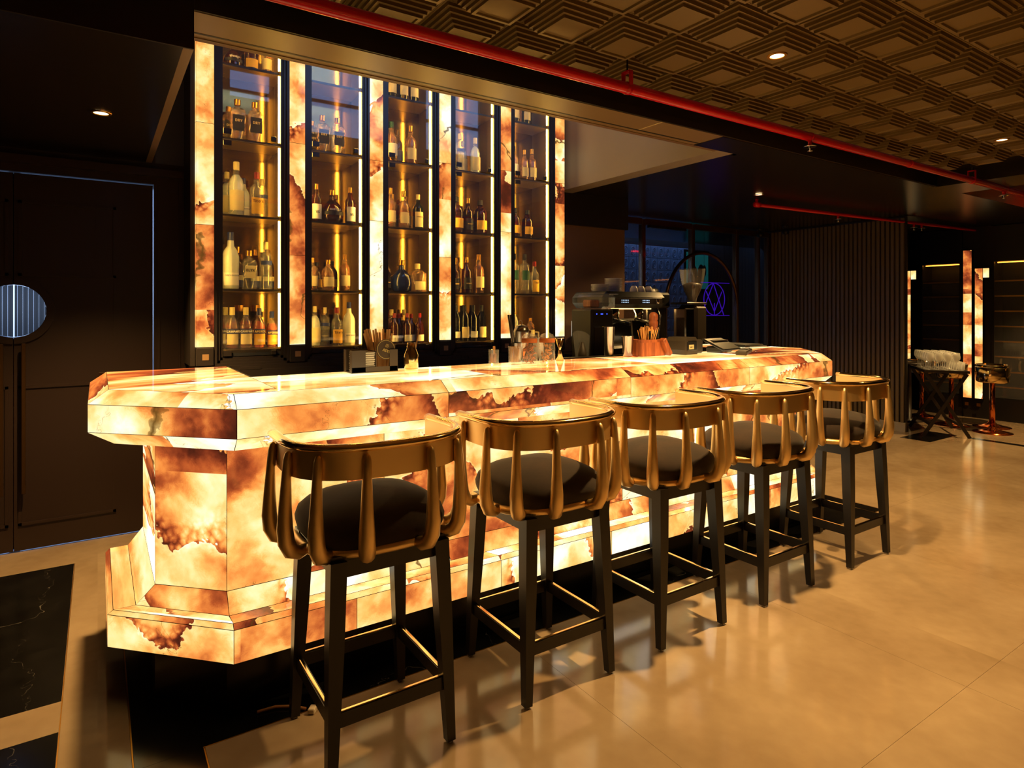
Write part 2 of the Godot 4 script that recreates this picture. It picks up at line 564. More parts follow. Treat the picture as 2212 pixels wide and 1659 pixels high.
func shell():
	# walls, all with thickness
	struct("wall_left", bx(Vector3(-4.2, 0, -4.75), Vector3(-4.0, 2.9, 4.2)), M.void_paint)
	struct("wall_front", bx(Vector3(-4.2, 0, 4.0), Vector3(9.9, 2.9, 4.2)), M.void_paint)
	struct("wall_right", bx(Vector3(9.75, 0, -8.3), Vector3(9.9, 2.9, 4.2)), M.wall_dark)
	# door wall: left of the doors, over them, and the panel between doors and cabinets
	var w := struct("wall_back", bx(Vector3(-4.2, 0, -4.75), Vector3(-1.13, 2.9, DOOR_Z)), M.door_paint)
	struct("lintel", bx(Vector3(-1.13, 2.19, -4.75), Vector3(0.305, 2.9, DOOR_Z)), M.door_paint, w)
	struct("side_panel", bx(Vector3(0.305, 0, -4.75), Vector3(0.62, 2.325, DOOR_Z)), M.door_paint, w)
	struct("panel_moulding", bx(Vector3(0.315, 0.05, DOOR_Z), Vector3(0.33, 2.30, DOOR_Z + 0.01)), M.door_paint, w)
	struct("panel_moulding", bx(Vector3(0.435, 0.05, DOOR_Z), Vector3(0.445, 2.30, DOOR_Z + 0.008)), M.door_paint, w)
	struct("cornice", bx(Vector3(-4.2, 2.235, DOOR_Z), Vector3(0.45, 2.28, DOOR_Z + 0.06)), M.door_paint, w)
	# tall shaft over the bottle wall, open to daylight through high windows in its front
	var v := struct("wall_shaft", bx(Vector3(0.28, 2.325, -4.78), Vector3(3.66, 4.4, DOOR_Z)), M.void_blue)
	struct("side_wall", bx(Vector3(3.445, 2.4565, -4.6), Vector3(3.60, 4.4, -2.711)), M.void_paint, v)
	struct("side_wall", bx(Vector3(0.08, 2.9, -4.6), Vector3(0.28, 4.4, -2.70)), M.void_blue, v)
	struct("shaft_lid", bx(Vector3(0.08, 4.4, -4.8), Vector3(3.66, 4.55, -2.55)), M.void_blue, v)
	# shaft front with three openings: x from, x to, y from, y to
	var op := [[0.90, 1.28, 3.18, 3.46], [1.46, 2.36, 2.98, 4.05], [2.72, 3.40, 2.98, 4.05]]
	var xs := [0.08, 0.90, 1.28, 1.46, 2.36, 2.72, 3.40, 3.66]
	for i in 7:
		var hole = null
		for o in op:
			if is_equal_approx(o[0], xs[i]): hole = o
		if hole == null:
			struct("shaft_front", bx(Vector3(xs[i], BEAM_Y, -2.75), Vector3(xs[i + 1], 4.4, BEAM_B)), M.wall_brown, v)
		else:
			struct("shaft_front", bx(Vector3(xs[i], BEAM_Y, -2.75), Vector3(xs[i + 1], hole[2], BEAM_B)), M.wall_brown, v)
			struct("shaft_front", bx(Vector3(xs[i], hole[3], -2.75), Vector3(xs[i + 1], 4.4, BEAM_B)), M.wall_brown, v)
	var n := 0
	for o in op:
		n += 1
		var st := begin()
		var z := -2.73
		for x in [o[0] + 0.015, o[1] - 0.015]: box(st, Vector3(x, (o[2] + o[3]) * 0.5, z), Vector3(0.03, o[3] - o[2], 0.03))
		for y in [o[2] + 0.015, o[3] - 0.015, o[2] + (o[3] - o[2]) * 0.3]: box(st, Vector3((o[0] + o[1]) * 0.5, y, z), Vector3(o[1] - o[0], 0.025, 0.03))
		var f := struct("window_%d" % n, st, M.cabinet_frame)
		struct("window_glass", bx(Vector3(o[0], o[2], z - 0.003), Vector3(o[1], o[3], z + 0.003)), M.pane, f)
	# brown wall right of the bottle wall and its return to the glass partition
	var b := struct("wall_counter_end", bx(Vector3(3.30, 0, -4.62), Vector3(4.28, BEAM_Y, -4.47)), M.wall_brown)
	struct("return_wall", bx(Vector3(4.14, 0, -5.25), Vector3(4.28, BEAM_Y, -4.62)), M.wall_dark, b)
	struct("wall_header", bx(Vector3(3.30, 2.17, -4.47), Vector3(4.30, BEAM_Y, -4.44)), M.wall_dark, b)
	# service room behind the bottle wall, closed
	struct("wall_service", bx(Vector3(0.62, 0, -4.78), Vector3(3.32, 2.33, -4.64)), M.wall_dark)

func floor_build():
	# cream stone slabs and black marble inlays on a screed; all slabs end at y = 0
	var f := struct("floor", bx(Vector3(-4.2, -0.12, -8.3), Vector3(9.9, -0.006, 4.2)), M.floor_joint)
	var slab := func(x0: float, x1: float, z0: float, z1: float, m: Material, called: String):
		var j := 0.0005
		struct(called, bx(Vector3(x0 + j, -0.02, z0 + j), Vector3(x1 - j, 0, z1 - j)), m, f)
	# left of the bar: a black field in cream bands
	var L: Material = M.floor_light
	var B: Material = M.marble
	var T: Material = M.brass_trim
	slab.call(-4.0, 0.62, -4.75, -4.20, L, "stone_slab")
	slab.call(-1.55, -0.108, -4.20, -2.75, B, "marble_slab")
	slab.call(-1.55, -0.108, -2.554, -1.10, B, "marble_slab")
	slab.call(-1.55, -0.108, -0.91, 0.54, B, "marble_slab")
	slab.call(-1.55, -0.108, -2.75, -2.554, L, "stone_slab")
	slab.call(-1.55, -0.108, -1.10, -0.91, L, "stone_slab")
	slab.call(-1.75, -1.55, -4.20, 0.54, L, "stone_slab")
	slab.call(-4.0, -1.75, -4.20, -1.0, B, "marble_slab")
	slab.call(-4.0, -1.75, -1.0, 4.0, L, "stone_slab")
	slab.call(-0.108, -0.104, -4.20, 4.0, T, "brass_strip")
	slab.call(-0.104, 0.088, -4.20, -1.9, L, "stone_slab")
	slab.call(-0.104, 0.088, -1.9, 4.0, L, "stone_slab")
	slab.call(0.088, 0.093, -4.20, 4.0, T, "brass_strip")
	# black band in front of and under the bar, and on towards the viewer
	slab.call(0.093, 0.281, -2.212, -0.9, B, "marble_slab")
	slab.call(0.093, 0.281, -0.9, 0.6, B, "marble_slab")
	slab.call(0.281, 0.286, -2.204, 4.0, T, "brass_strip")
	var x := 0.093
	for k in 4:
		slab.call(x, x + 1.12, -4.20, -2.212, B, "marble_slab")
		x += 1.12
	slab.call(0.281, 4.573, -2.212, -2.207, T, "brass_strip")
	slab.call(4.573, 4.578, -4.20, -2.207, T, "brass_strip")
	# the open floor
	slab.call(-1.75, -0.108, 0.54, 4.0, L, "stone_slab")
	slab.call(0.093, 0.281, 0.6, 4.0, L, "stone_slab")
	var zs := [-2.207, -1.0, 0.2, 1.4, 2.6, 4.0]
	for k in 5:
		x = 0.286
		while x < 9.7:
			var x1 := minf(x + 1.2, 9.75)
			slab.call(x, x1, zs[k], zs[k + 1], L, "stone_slab")
			x = x1
	x = 4.578
	while x < 9.7:
		var x1 := minf(x + 1.2, 9.75)
		slab.call(x, x1, -3.4, -2.207, L, "stone_slab")
		slab.call(x, x1, -4.6, -3.4, L, "stone_slab")
		slab.call(x, x1, -5.4, -4.6, L, "stone_slab")
		x = x1
	# black inlay line far right
	var q := struct("inlay_strip", bx(Vector3(7.86, -0.01, -2.9), Vector3(7.95, 0.0012, 2.0)), M.marble, f)
	q.name = "inlay_strip"
	struct("inlay_strip", bx(Vector3(7.30, -0.01, -3.35), Vector3(7.95, 0.0012, -3.05)), M.marble, f)

func ceiling_build():
	var c := struct("ceiling", bx(Vector3(-4.2, TIN_Y, BEAM_Z), Vector3(6.04, TIN_Y + 0.25, 4.2)), M.tin)
	# one pressed-metal tile: six steps down to a flat panel, a thin rib round the edge
	var st := begin()
	var h := TILE * 0.5
	var lev := [[h - 0.001, -0.008], [h - 0.006, -0.008], [h - 0.007, 0.0], [h - 0.016, 0.0], [h - 0.017, -0.016], [h - 0.029, -0.017], [h - 0.030, -0.032], [h - 0.042, -0.033], [h - 0.043, -0.047], [h - 0.055, -0.048], [h - 0.056, -0.061], [h - 0.068, -0.062], [h - 0.069, -0.074], [h - 0.082, -0.074], [h - 0.085, -0.066]]
	for i in lev.size() - 1:
		var r0: float = lev[i][0]
		var r1: float = lev[i + 1][0]
		var y0: float = lev[i][1]
		var y1: float = lev[i + 1][1]
		var k := [Vector2(1, 1), Vector2(-1, 1), Vector2(-1, -1), Vector2(1, -1)]
		for s in 4:
			var a: Vector2 = k[s]
			var b: Vector2 = k[(s + 1) % 4]
			quad(st, Vector3(a.x * r0, y0, a.y * r0), Vector3(b.x * r0, y0, b.y * r0), Vector3(b.x * r1, y1, b.y * r1), Vector3(a.x * r1, y1, a.y * r1))
	var e: float = h - 0.085
	quad(st, Vector3(e, -0.066, e), Vector3(-e, -0.066, e), Vector3(-e, -0.066, -e), Vector3(e, -0.066, -e))
	var tile := done(st)
	var n := 0
	for j in 7:
		var z := -2.16 - TILE + TILE * (j + 0.5)
		for i in 24:
			var x := 1.76 - TILE * 6 + TILE * (i + 0.5)
			if x > 6.04 - h or x < -1.0: continue
			var t := obj("tin_tile", tile, M.tin, c)
			t.position = Vector3(x, TIN_Y - 0.001, z)
	# beam over the bar, the black soffit right of the shaft, the lower block over the entrance
	var beam := struct("trim_1", bx(Vector3(0.285, BEAM_Y, BEAM_B), Vector3(9.9, 2.9, BEAM_Z)), M.beam_paint)
	struct("beam_fascia", bx(Vector3(0.285, BEAM_Y + 0.002, BEAM_Z), Vector3(3.55, BEAM_Y + 0.045, BEAM_Z + 0.012)), M.black, beam)
	struct("beam_fascia", bx(Vector3(0.285, BEAM_Y + 0.045, BEAM_Z), Vector3(6.04, 2.7, BEAM_Z + 0.008)), M.black, beam)
	struct("beam_fascia", bx(Vector3(3.553, BEAM_Y + 0.002, BEAM_Z), Vector3(6.04, BEAM_Y + 0.045, BEAM_Z + 0.010)), M.black, beam)
	struct("soffit_groove", bx(Vector3(0.285, BEAM_Y - 0.001, -2.675), Vector3(3.46, BEAM_Y + 0.01, -2.662)), M.black, beam)
	struct("soffit_joint", bx(Vector3(2.66, BEAM_Y - 0.0012, -2.66), Vector3(2.668, BEAM_Y + 0.01, BEAM_Z)), M.label_cream, beam)
	var s := struct("trim_2", bx(Vector3(3.47, BEAM_Y, -5.4), Vector3(9.9, 2.9, BEAM_B)), M.ceiling_black)
	struct("soffit_plate", bx(Vector3(3.20, BEAM_Y - 0.004, BEAM_B + 0.002), Vector3(9.9, BEAM_Y, BEAM_Z)), M.ceiling_black, s)
	struct("soffit_plate", bx(Vector3(6.04, BEAM_Y - 0.004, BEAM_Z), Vector3(6.55, 2.9, 4.2)), M.ceiling_black, s)
	struct("soffit_plate", bx(Vector3(6.55, 2.62, BEAM_Z), Vector3(9.9, 2.9, 4.2)), M.black, s)
	struct("soffit_plate", bx(Vector3(0.285, BEAM_Y - 0.004, BEAM_B - 0.005), Vector3(3.46, BEAM_Y + 0.06, BEAM_B)), M.beam_paint, s)
	var l := struct("trim_3", bx(Vector3(-4.2, 2.325, DOOR_Z), Vector3(0.252, 2.9, BEAM_Z)), M.ceiling_black)
	struct("edge_board", bx(Vector3(0.252, 2.325, DOOR_Z), Vector3(0.285, 2.9, BEAM_Z + 0.0)), M.beam_paint, l)
	struct("front_fascia", bx(Vector3(-4.2, 2.322, BEAM_Z), Vector3(0.285, 2.7, BEAM_Z + 0.01)), M.black, l)

func doors_build():
	# a pair of panelled doors with a shared round window; thin daylight shows round the leaf
	var xl := -1.12
	var xm := -0.403
	var xr := 0.291
	var top := 2.184
	var frame := begin()
	for q in [[Vector3(-1.13, 0, -4.72), Vector3(-1.12, 2.19, DOOR_Z)], [Vector3(0.297, 0, -4.72), Vector3(0.305, 2.19, DOOR_Z + 0.004)]]:
		box(frame, (q[0] + q[1]) * 0.5, q[1] - q[0])
	for k in 2:
		var x0: float = xl if k == 0 else xm + 0.002
		var x1: float = xm - 0.002 if k == 0 else xr
		# leaf with a half-round hole
		var poly := PackedVector2Array([Vector2(x0, 0.008), Vector2(x1, 0.008), Vector2(x1, top), Vector2(x0, top)])
		var hole := PackedVector2Array()
		for i in 40: hole.append(Vector2(xm + 0.152 * cos(TAU * i / 40), 1.39 + 0.152 * sin(TAU * i / 40)))
		var cut: Array = Geometry2D.clip_polygons(poly, hole)
		var leaf := door_solid(cut[0], -4.615, -4.57)
		var d := struct("door_%d" % (k + 1), leaf, M.door_paint)
		var sgn := -1.0 if k == 0 else 1.0
		# ring round the window, planted mouldings, long pull
		var ring := begin()
		for i in 20:
			var a0: float = sgn * (-PI / 2 + PI * i / 20)
			var a1: float = sgn * (-PI / 2 + PI * (i + 1) / 20)
			var P := func(r, a, z): return Vector3(xm + sgn * 0.003 + sgn * r * absf(cos(a)), 1.39 + r * sin(a), z)
			quad(ring, P.call(0.152, a0, -4.558), P.call(0.19, a0, -4.558), P.call(0.19, a1, -4.558), P.call(0.152, a1, -4.558))
			quad(ring, P.call(0.19, a0, -4.558), P.call(0.19, a0, -4.57), P.call(0.19, a1, -4.57), P.call(0.19, a1, -4.558))
			quad(ring, P.call(0.152, a1, -4.558), P.call(0.152, a1, -4.57), P.call(0.152, a0, -4.57), P.call(0.152, a0, -4.558))
		obj("window_ring", ring, M.door_paint, d)
		var mo := begin()
		var a := xm + sgn * 0.03
		var b := xm + sgn * 0.49
		for y in [[0.16, 0.95], [1.60, 2.02]]:
			for q in [[a, y[0], b, y[0]], [a, y[1], b, y[1]], [a, y[0], a, y[1]], [b, y[0], b, y[1]]]:
				var lo := Vector3(minf(q[0], q[2]) - 0.008, minf(q[1], q[3]) - 0.008, -4.572)
				var hi := Vector3(maxf(q[0], q[2]) + 0.008, maxf(q[1], q[3]) + 0.008, -4.562)
				box(mo, (lo + hi) * 0.5, hi - lo)
		for q in [[xm + sgn * 0.397, 0.05, 2.14], [b, 0.95, 1.60]]:
			box(mo, Vector3(q[0], (q[1] + q[2]) * 0.5, -4.568), Vector3(0.006, q[2] - q[1], 0.008))
		obj("moulding", mo, M.door_paint, d)
		var hd := begin()
		rbox(hd, Vector3(xm + sgn * 0.05, 0.775, -4.515), Vector3(0.02, 0.86, 0.022), 0.004)
		for y in [0.42, 1.13]: box(hd, Vector3(xm + sgn * 0.05, y, -4.545), Vector3(0.014, 0.02, 0.06))
		obj("handle", hd, M.bronze_post, d)
	# ribbed blue panes of the round window
	for k in 2:
		var sgn := -1.0 if k == 0 else 1.0
		var gl := begin()
		for i in 12:
			var u0: float = 0.150 * i / 12
			var u1: float = 0.150 * (i + 1) / 12
			var h0 := sqrt(maxf(0.0, 0.150 * 0.150 - u0 * u0))
			var h1 := sqrt(maxf(0.0, 0.150 * 0.150 - u1 * u1))
			var z := -4.60 + (0.006 if i % 2 == 0 else 0.0)
			var xa := xm + sgn * (u0 + 0.003)
			var xb := xm + sgn * (u1 + 0.003)
			quad(gl, Vector3(xa, 1.39 - h0, z), Vector3(xb, 1.39 - h1, z), Vector3(xb, 1.39 + h1, z), Vector3(xa, 1.39 + h0, z))
		var o := struct("window_%d" % (4 + k), gl, M.door_glass if M.has("door_glass") else door_glass())
	box(frame, Vector3(xm, 0.62, -4.632), Vector3(0.05, 1.22, 0.03))
	box(frame, Vector3(xm, 1.865, -4.632), Vector3(0.05, 0.64, 0.03))
	struct("trim_4", frame, M.door_paint)
	# pavement outside the doors
	struct("trim_5", bx(Vector3(-6, -0.12, -12), Vector3(2.8, -0.02, -4.76)), M.void_paint)

func door_glass() -> Material:
	var m := glass("door_glass", Color(0.10, 0.14, 0.22, 0.972), 0.2)
	return m

func door_solid(poly: PackedVector2Array, z0: float, z1: float) -> SurfaceTool:
	var st := begin()
	var n := poly.size()
	for i in n:
		var a := poly[i]
		var b := poly[(i + 1) % n]
		quad(st, Vector3(a.x, a.y, z1), Vector3(a.x, a.y, z0), Vector3(b.x, b.y, z0), Vector3(b.x, b.y, z1))
	var ix := Geometry2D.triangulate_polygon(poly)
	for k in range(0, ix.size(), 3):
		var p := [poly[ix[k]], poly[ix[k + 1]], poly[ix[k + 2]]]
		tri(st, Vector3(p[0].x, p[0].y, z1), Vector3(p[1].x, p[1].y, z1), Vector3(p[2].x, p[2].y, z1))
		tri(st, Vector3(p[0].x, p[0].y, z0), Vector3(p[2].x, p[2].y, z0), Vector3(p[1].x, p[1].y, z0))
	return st

# ---------------------------------------------------------------- the onyx bar
func light_panel(called: String, q: Array, m: Material, off: Vector2, parent: Node, stretch := Vector2.ONE, thick := 0.012) -> MeshInstance3D:
	# a stone slab: q = lower left, lower right, upper right, upper left seen from outside; uv in metres along the slab
	var nrm := ((q[1] - q[0]) as Vector3).cross(q[3] - q[0]).normalized()
	var mid: Vector3 = (q[0] + q[1] + q[2] + q[3]) * 0.25
	var ux := ((q[1] - q[0]) as Vector3).normalized()
	var uy := nrm.cross(ux)
	var p := []
	var uv := []
	for k in 4:
		var d: Vector3 = mid - q[k]
		var g := Vector3.ZERO + ux * clampf(d.dot(ux), -1, 1) / maxf(absf(d.dot(ux)), 0.001) * 0.0011 + uy * d.dot(uy) / maxf(absf(d.dot(uy)), 0.001) * 0.0011
		p.append(q[k] + g)
		uv.append((Vector2((q[k] - q[0]).dot(ux), -(q[k] - q[0]).dot(uy)) * stretch + off) / ONYX)
	var st := begin()
	quad(st, p[0], p[1], p[2], p[3], uv)
	st.generate_normals()
	var mesh: ArrayMesh = st.commit()
	var sd := begin()
	var b := []
	for k in 4: b.append(p[k] - nrm * thick)
	for k in 4:
		var j := (k + 1) % 4
		quad(sd, b[k], b[j], p[j], p[k])
	quad(sd, b[3], b[2], b[1], b[0])
	sd.generate_normals()
	sd.commit(mesh)
	var o := MeshInstance3D.new()
	o.mesh = mesh
	o.set_surface_override_material(0, m)
	o.set_surface_override_material(1, M.joint)
	o.name = called
	parent.add_child(o, true)
	return o

func path_at(y: float, a: Array) -> Array:
	# a = [x of left side, z where its chamfer begins, x and z of the front left corner, x of the front right corner, x of right side, z where its chamfer begins, z of the rear]
	return [Vector3(a[0], y, a[7]), Vector3(a[0], y, a[1]), Vector3(a[2], y, a[3]), Vector3(a[4], y, a[3]), Vector3(a[5], y, a[6]), Vector3(a[5], y, a[7])]

func strip(lower: Array, upper: Array, parent: Node, called: String, cuts: Array, seedv: int, share: float):
	# slabs between two outlines, mitred at the corners; cuts = where the long front is jointed (0..1)
	rng.seed = seedv
	for i in 5:
		var stops := [0.0, 1.0]
		if i == 2: stops = [0.0] + cuts + [1.0]
		for k in stops.size() - 1:
			var s0: float = stops[k]
			var s1: float = stops[k + 1]
			var q := [(lower[i] as Vector3).lerp(lower[i + 1], s0), (lower[i] as Vector3).lerp(lower[i + 1], s1), (upper[i] as Vector3).lerp(upper[i + 1], s1), (upper[i] as Vector3).lerp(upper[i + 1], s0)]
			var m: Material = M.onyx_rust if rng.randf() < share else M.onyx
			var stretch := Vector2.ONE
			if i == 0 or i == 4: stretch = Vector2(0.22, 1.6)
			light_panel(called, q, m, Vector2(rng.randf() * 2.4, rng.randf() * 1.2), parent, stretch)

func panel_light(parent: Node, at: Vector3, facing: Vector3, size: Vector2, radiance: float):
	# the light that a run of glowing stone throws into the room, just in front of its face
	var l := AreaLight3D.new()
	l.name = "panel_glow"
	parent.add_child(l, true)
	l.area_size = size
	l.position = at
	l.basis = Basis.looking_at(facing, Vector3.UP if absf(facing.y) < 0.9 else Vector3.BACK)
	l.light_color = Color(1.0, 0.86, 0.62)
	l.area_normalize_energy = true
	l.light_energy = radiance * size.x * size.y / PI
	l.area_range = 20.0
	l.area_attenuation = 2.0
	l.shadow_enabled = true

const T_BACK := -3.36
func bar_build():
	var t0 := path_at(1.117, [0.032, -2.626, 0.378, -2.25, 3.878, 4.28, -2.64, T_BACK])
	var t1 := path_at(1.074, [-0.029, -2.585, 0.376, -2.18, 3.882, 4.34, -2.61, T_BACK])
	var t2 := path_at(0.978, [-0.029, -2.585, 0.376, -2.18, 3.882, 4.34, -2.61, T_BACK])
	var t3 := path_at(0.930, [0.048, -2.590, 0.378, -2.237, 3.880, 4.27, -2.62, T_BACK])
	var b0 := path_at(0.930, [0.175, -2.63, 0.384, -2.42, 3.87, 4.08, -2.63, T_BACK])
	var b1 := path_at(0.394, [0.175, -2.63, 0.384, -2.42, 3.87, 4.08, -2.63, T_BACK])
	var b2 := path_at(0.320, [0.116, -2.661, 0.386, -2.384, 3.90, 4.17, -2.66, T_BACK])
	var b3 := path_at(0.320, [0.046, -2.664, 0.388, -2.319, 3.98, 4.32, -2.66, T_BACK])
	var b4 := path_at(0.304, [0.029, -2.671, 0.387, -2.300, 3.99, 4.34, -2.66, T_BACK])
	var b5 := path_at(0.188, [0.029, -2.671, 0.387, -2.300, 3.99, 4.34, -2.66, T_BACK])
	var pl := path_at(0.188, [0.171, -2.567, 0.376, -2.368, 3.90, 4.10, -2.567, T_BACK])
	var pf := path_at(0.0, [0.171, -2.567, 0.376, -2.368, 3.90, 4.10, -2.567, T_BACK])
	# worktop
	var top := thing("onyx_worktop", "glowing onyx worktop with sloped edges, along the whole bar", "worktop")
	strip(t1, t0, top, "upper_bevel_light_panel", [0.22, 0.50, 0.76], 5, 0.6)
	strip(t2, t1, top, "edge_light_panel", [0.22, 0.50, 0.76], 16, 1.0)
	strip(t3, t2, top, "lower_bevel_light_panel", [0.34, 0.68], 21, 0.5)
	strip(b0, t3, top, "underside_light_panel", [0.4, 0.72], 29, 0.5)
	# flat top: left return, front run, right return; seen from above
	var flat := func(x0: float, z0: float, x1: float, z1: float, off: Vector2, m: Material):
		light_panel("top_light_panel", [Vector3(x0, 1.117, z1), Vector3(x1, 1.117, z1), Vector3(x1, 1.117, z0), Vector3(x0, 1.117, z0)], m, off, top, Vector2(0.55, 1.0))
	# the two front corners are cut at 45 degrees
	light_panel("top_light_panel", [Vector3(0.378, 1.117, -2.25), Vector3(0.530, 1.117, -2.25), Vector3(0.530, 1.117, -2.78), Vector3(0.032, 1.117, -2.626)], M.onyx, Vector2(0.2, 0.1), top, Vector2(0.5, 1.2))
	light_panel("top_light_panel", [Vector3(0.032, 1.117, -2.626), Vector3(0.530, 1.117, -2.78), Vector3(0.530, 1.117, T_BACK), Vector3(0.032, 1.117, T_BACK)], M.onyx, Vector2(1.3, 0.6), top, Vector2(0.35, 1.6))
	flat.call(0.530, -2.78, 1.42, -2.25, Vector2(0.3, 0.3), M.onyx)
	flat.call(1.42, -2.78, 2.42, -2.25, Vector2(1.1, 0.8), M.onyx_rust)
	flat.call(2.42, -2.78, 3.35, -2.25, Vector2(0.1, 0.5), M.onyx)
	flat.call(3.35, -2.78, 3.878, -2.25, Vector2(1.9, 0.2), M.onyx_rust)
	light_panel("top_light_panel", [Vector3(3.878, 1.117, -2.25), Vector3(4.28, 1.117, -2.64), Vector3(4.28, 1.117, -2.78), Vector3(3.878, 1.117, -2.78)], M.onyx, Vector2(0.7, 0.9), top)
	flat.call(3.74, T_BACK, 4.28, -2.78, Vector2(1.5, 0.1), M.onyx)
	var core := begin()
	var outline := PackedVector2Array([Vector2(0.06, T_BACK), Vector2(0.06, -2.62), Vector2(0.39, -2.27), Vector2(3.86, -2.27), Vector2(4.25, -2.65), Vector2(4.25, T_BACK), Vector2(3.742, T_BACK), Vector2(3.742, -2.782), Vector2(0.529, -2.782), Vector2(0.529, T_BACK)])
	extrude(core, outline, 0.945, 1.103)
	obj("inner_core", core, M.core, top)
	var back := begin()
	box(back, Vector3(2.135, 1.03, -2.788), Vector3(3.21, 0.17, 0.012))
	box(back, Vector3(0.28, 1.03, T_BACK - 0.006), Vector3(0.55, 0.17, 0.012))
	box(back, Vector3(4.02, 1.03, T_BACK - 0.006), Vector3(0.60, 0.17, 0.012))
	box(back, Vector3(3.735, 1.03, -3.07), Vector3(0.012, 0.17, 0.58))
	box(back, Vector3(0.536, 1.03, -3.07), Vector3(0.012, 0.17, 0.58))
	obj("rear_edge", back, M.black, top)
	# counter body
	var body := thing("onyx_bar_counter", "glowing onyx bar counter with chamfered ends and stepped base on black plinth", "bar counter")
	strip(b1, b0, body, "front_light_panel", [0.17, 0.36, 0.55, 0.76], 33, 0.55)
	strip(b2, b1, body, "skirt_light_panel", [0.25, 0.5, 0.75], 43, 0.2)
	strip(b3, b2, body, "ledge_light_panel", [0.3, 0.66], 51, 0.5)
	strip(b4, b3, body, "ledge_bevel_light_panel", [0.3, 0.66], 58, 0.7)
	strip(b5, b4, body, "base_light_panel", [0.12, 0.3, 0.48, 0.66, 0.84], 66, 0.75)
	var c2 := begin()
	extrude(c2, PackedVector2Array([Vector2(0.195, T_BACK), Vector2(0.195, -2.64), Vector2(0.39, -2.44), Vector2(3.86, -2.44), Vector2(4.06, -2.64), Vector2(4.06, T_BACK), Vector2(3.742, T_BACK), Vector2(3.742, -2.782), Vector2(0.529, -2.782), Vector2(0.529, T_BACK)]), 0.19, 0.944)
	extrude(c2, PackedVector2Array([Vector2(0.05, T_BACK), Vector2(0.05, -2.675), Vector2(0.395, -2.32), Vector2(3.97, -2.32), Vector2(4.31, -2.67), Vector2(4.31, T_BACK)]), 0.192, 0.303)
	obj("inner_core", c2, M.core, body)
	var pst := begin()
	for i in 5: quad(pst, pf[i], pf[i + 1], pl[i + 1], pl[i])
	quad(pst, pf[5], pf[0], pl[0], pl[5])
	obj("plinth", pst, M.plinth, body)
	var kick := begin()
	for i in range(1, 4):
		var a: Vector3 = pf[i]
		var b: Vector3 = pf[i + 1]
		var nr := (b - a).normalized().cross(Vector3.UP).normalized() * -0.008
		bar(kick, a + Vector3(0, 0.009, 0) - nr, b + Vector3(0, 0.009, 0) - nr, Vector2(0.010, 0.018), Vector2(0.010, 0.018), Vector3.UP)
	obj("plinth_trim", kick, M.plinth, body)
	panel_light(body, Vector3(2.12, 0.66, -2.412), Vector3.BACK, Vector2(3.44, 0.48), PANEL_LIGHT)
	panel_light(body, Vector3(0.272, 0.66, -2.533), Vector3(-1, 0, 1).normalized(), Vector2(0.26, 0.48), PANEL_LIGHT)
	panel_light(body, Vector3(2.18, 0.246, -2.292), Vector3.BACK, Vector2(3.55, 0.10), PANEL_LIGHT)
	panel_light(top, Vector3(2.12, 1.026, -2.172), Vector3.BACK, Vector2(3.46, 0.09), PANEL_LIGHT)
	panel_light(top, Vector3(0.168, 1.026, -2.388), Vector3(-1, 0, 1).normalized(), Vector2(0.54, 0.09), PANEL_LIGHT)
	panel_light(top, Vector3(2.12, 1.122, -2.52), Vector3.UP, Vector2(3.40, 0.50), PANEL_LIGHT)
	# working shelf behind the bar, a little below the worktop
	obj("work_shelf", bx(Vector3(0.56, 1.055, -3.10), Vector3(3.70, 1.085, -2.80)), M.black, body)
	obj("work_front", bx(Vector3(0.60, 0.0, -3.05), Vector3(3.66, 1.055, -3.0)), M.black, body)
	obj("raised_rail", bx(Vector3(2.20, 1.085, -2.85), Vector3(2.92, 1.121, -2.805)), M.black, body)

# ---------------------------------------------------------------- bottle wall
const CAB_Z := -4.20
const CAB_X := [0.596, 1.143, 1.686, 2.231, 2.777]     # left side of each cabinet
const CAB_W := 0.447
const COL_X := [0.494, 1.043, 1.588, 2.130, 2.676, 3.222]
const SHELVES := [1.528, 1.998, 2.475, 2.945]
const CAB_FLOOR := 1.145
const CAB_TOP := 3.35

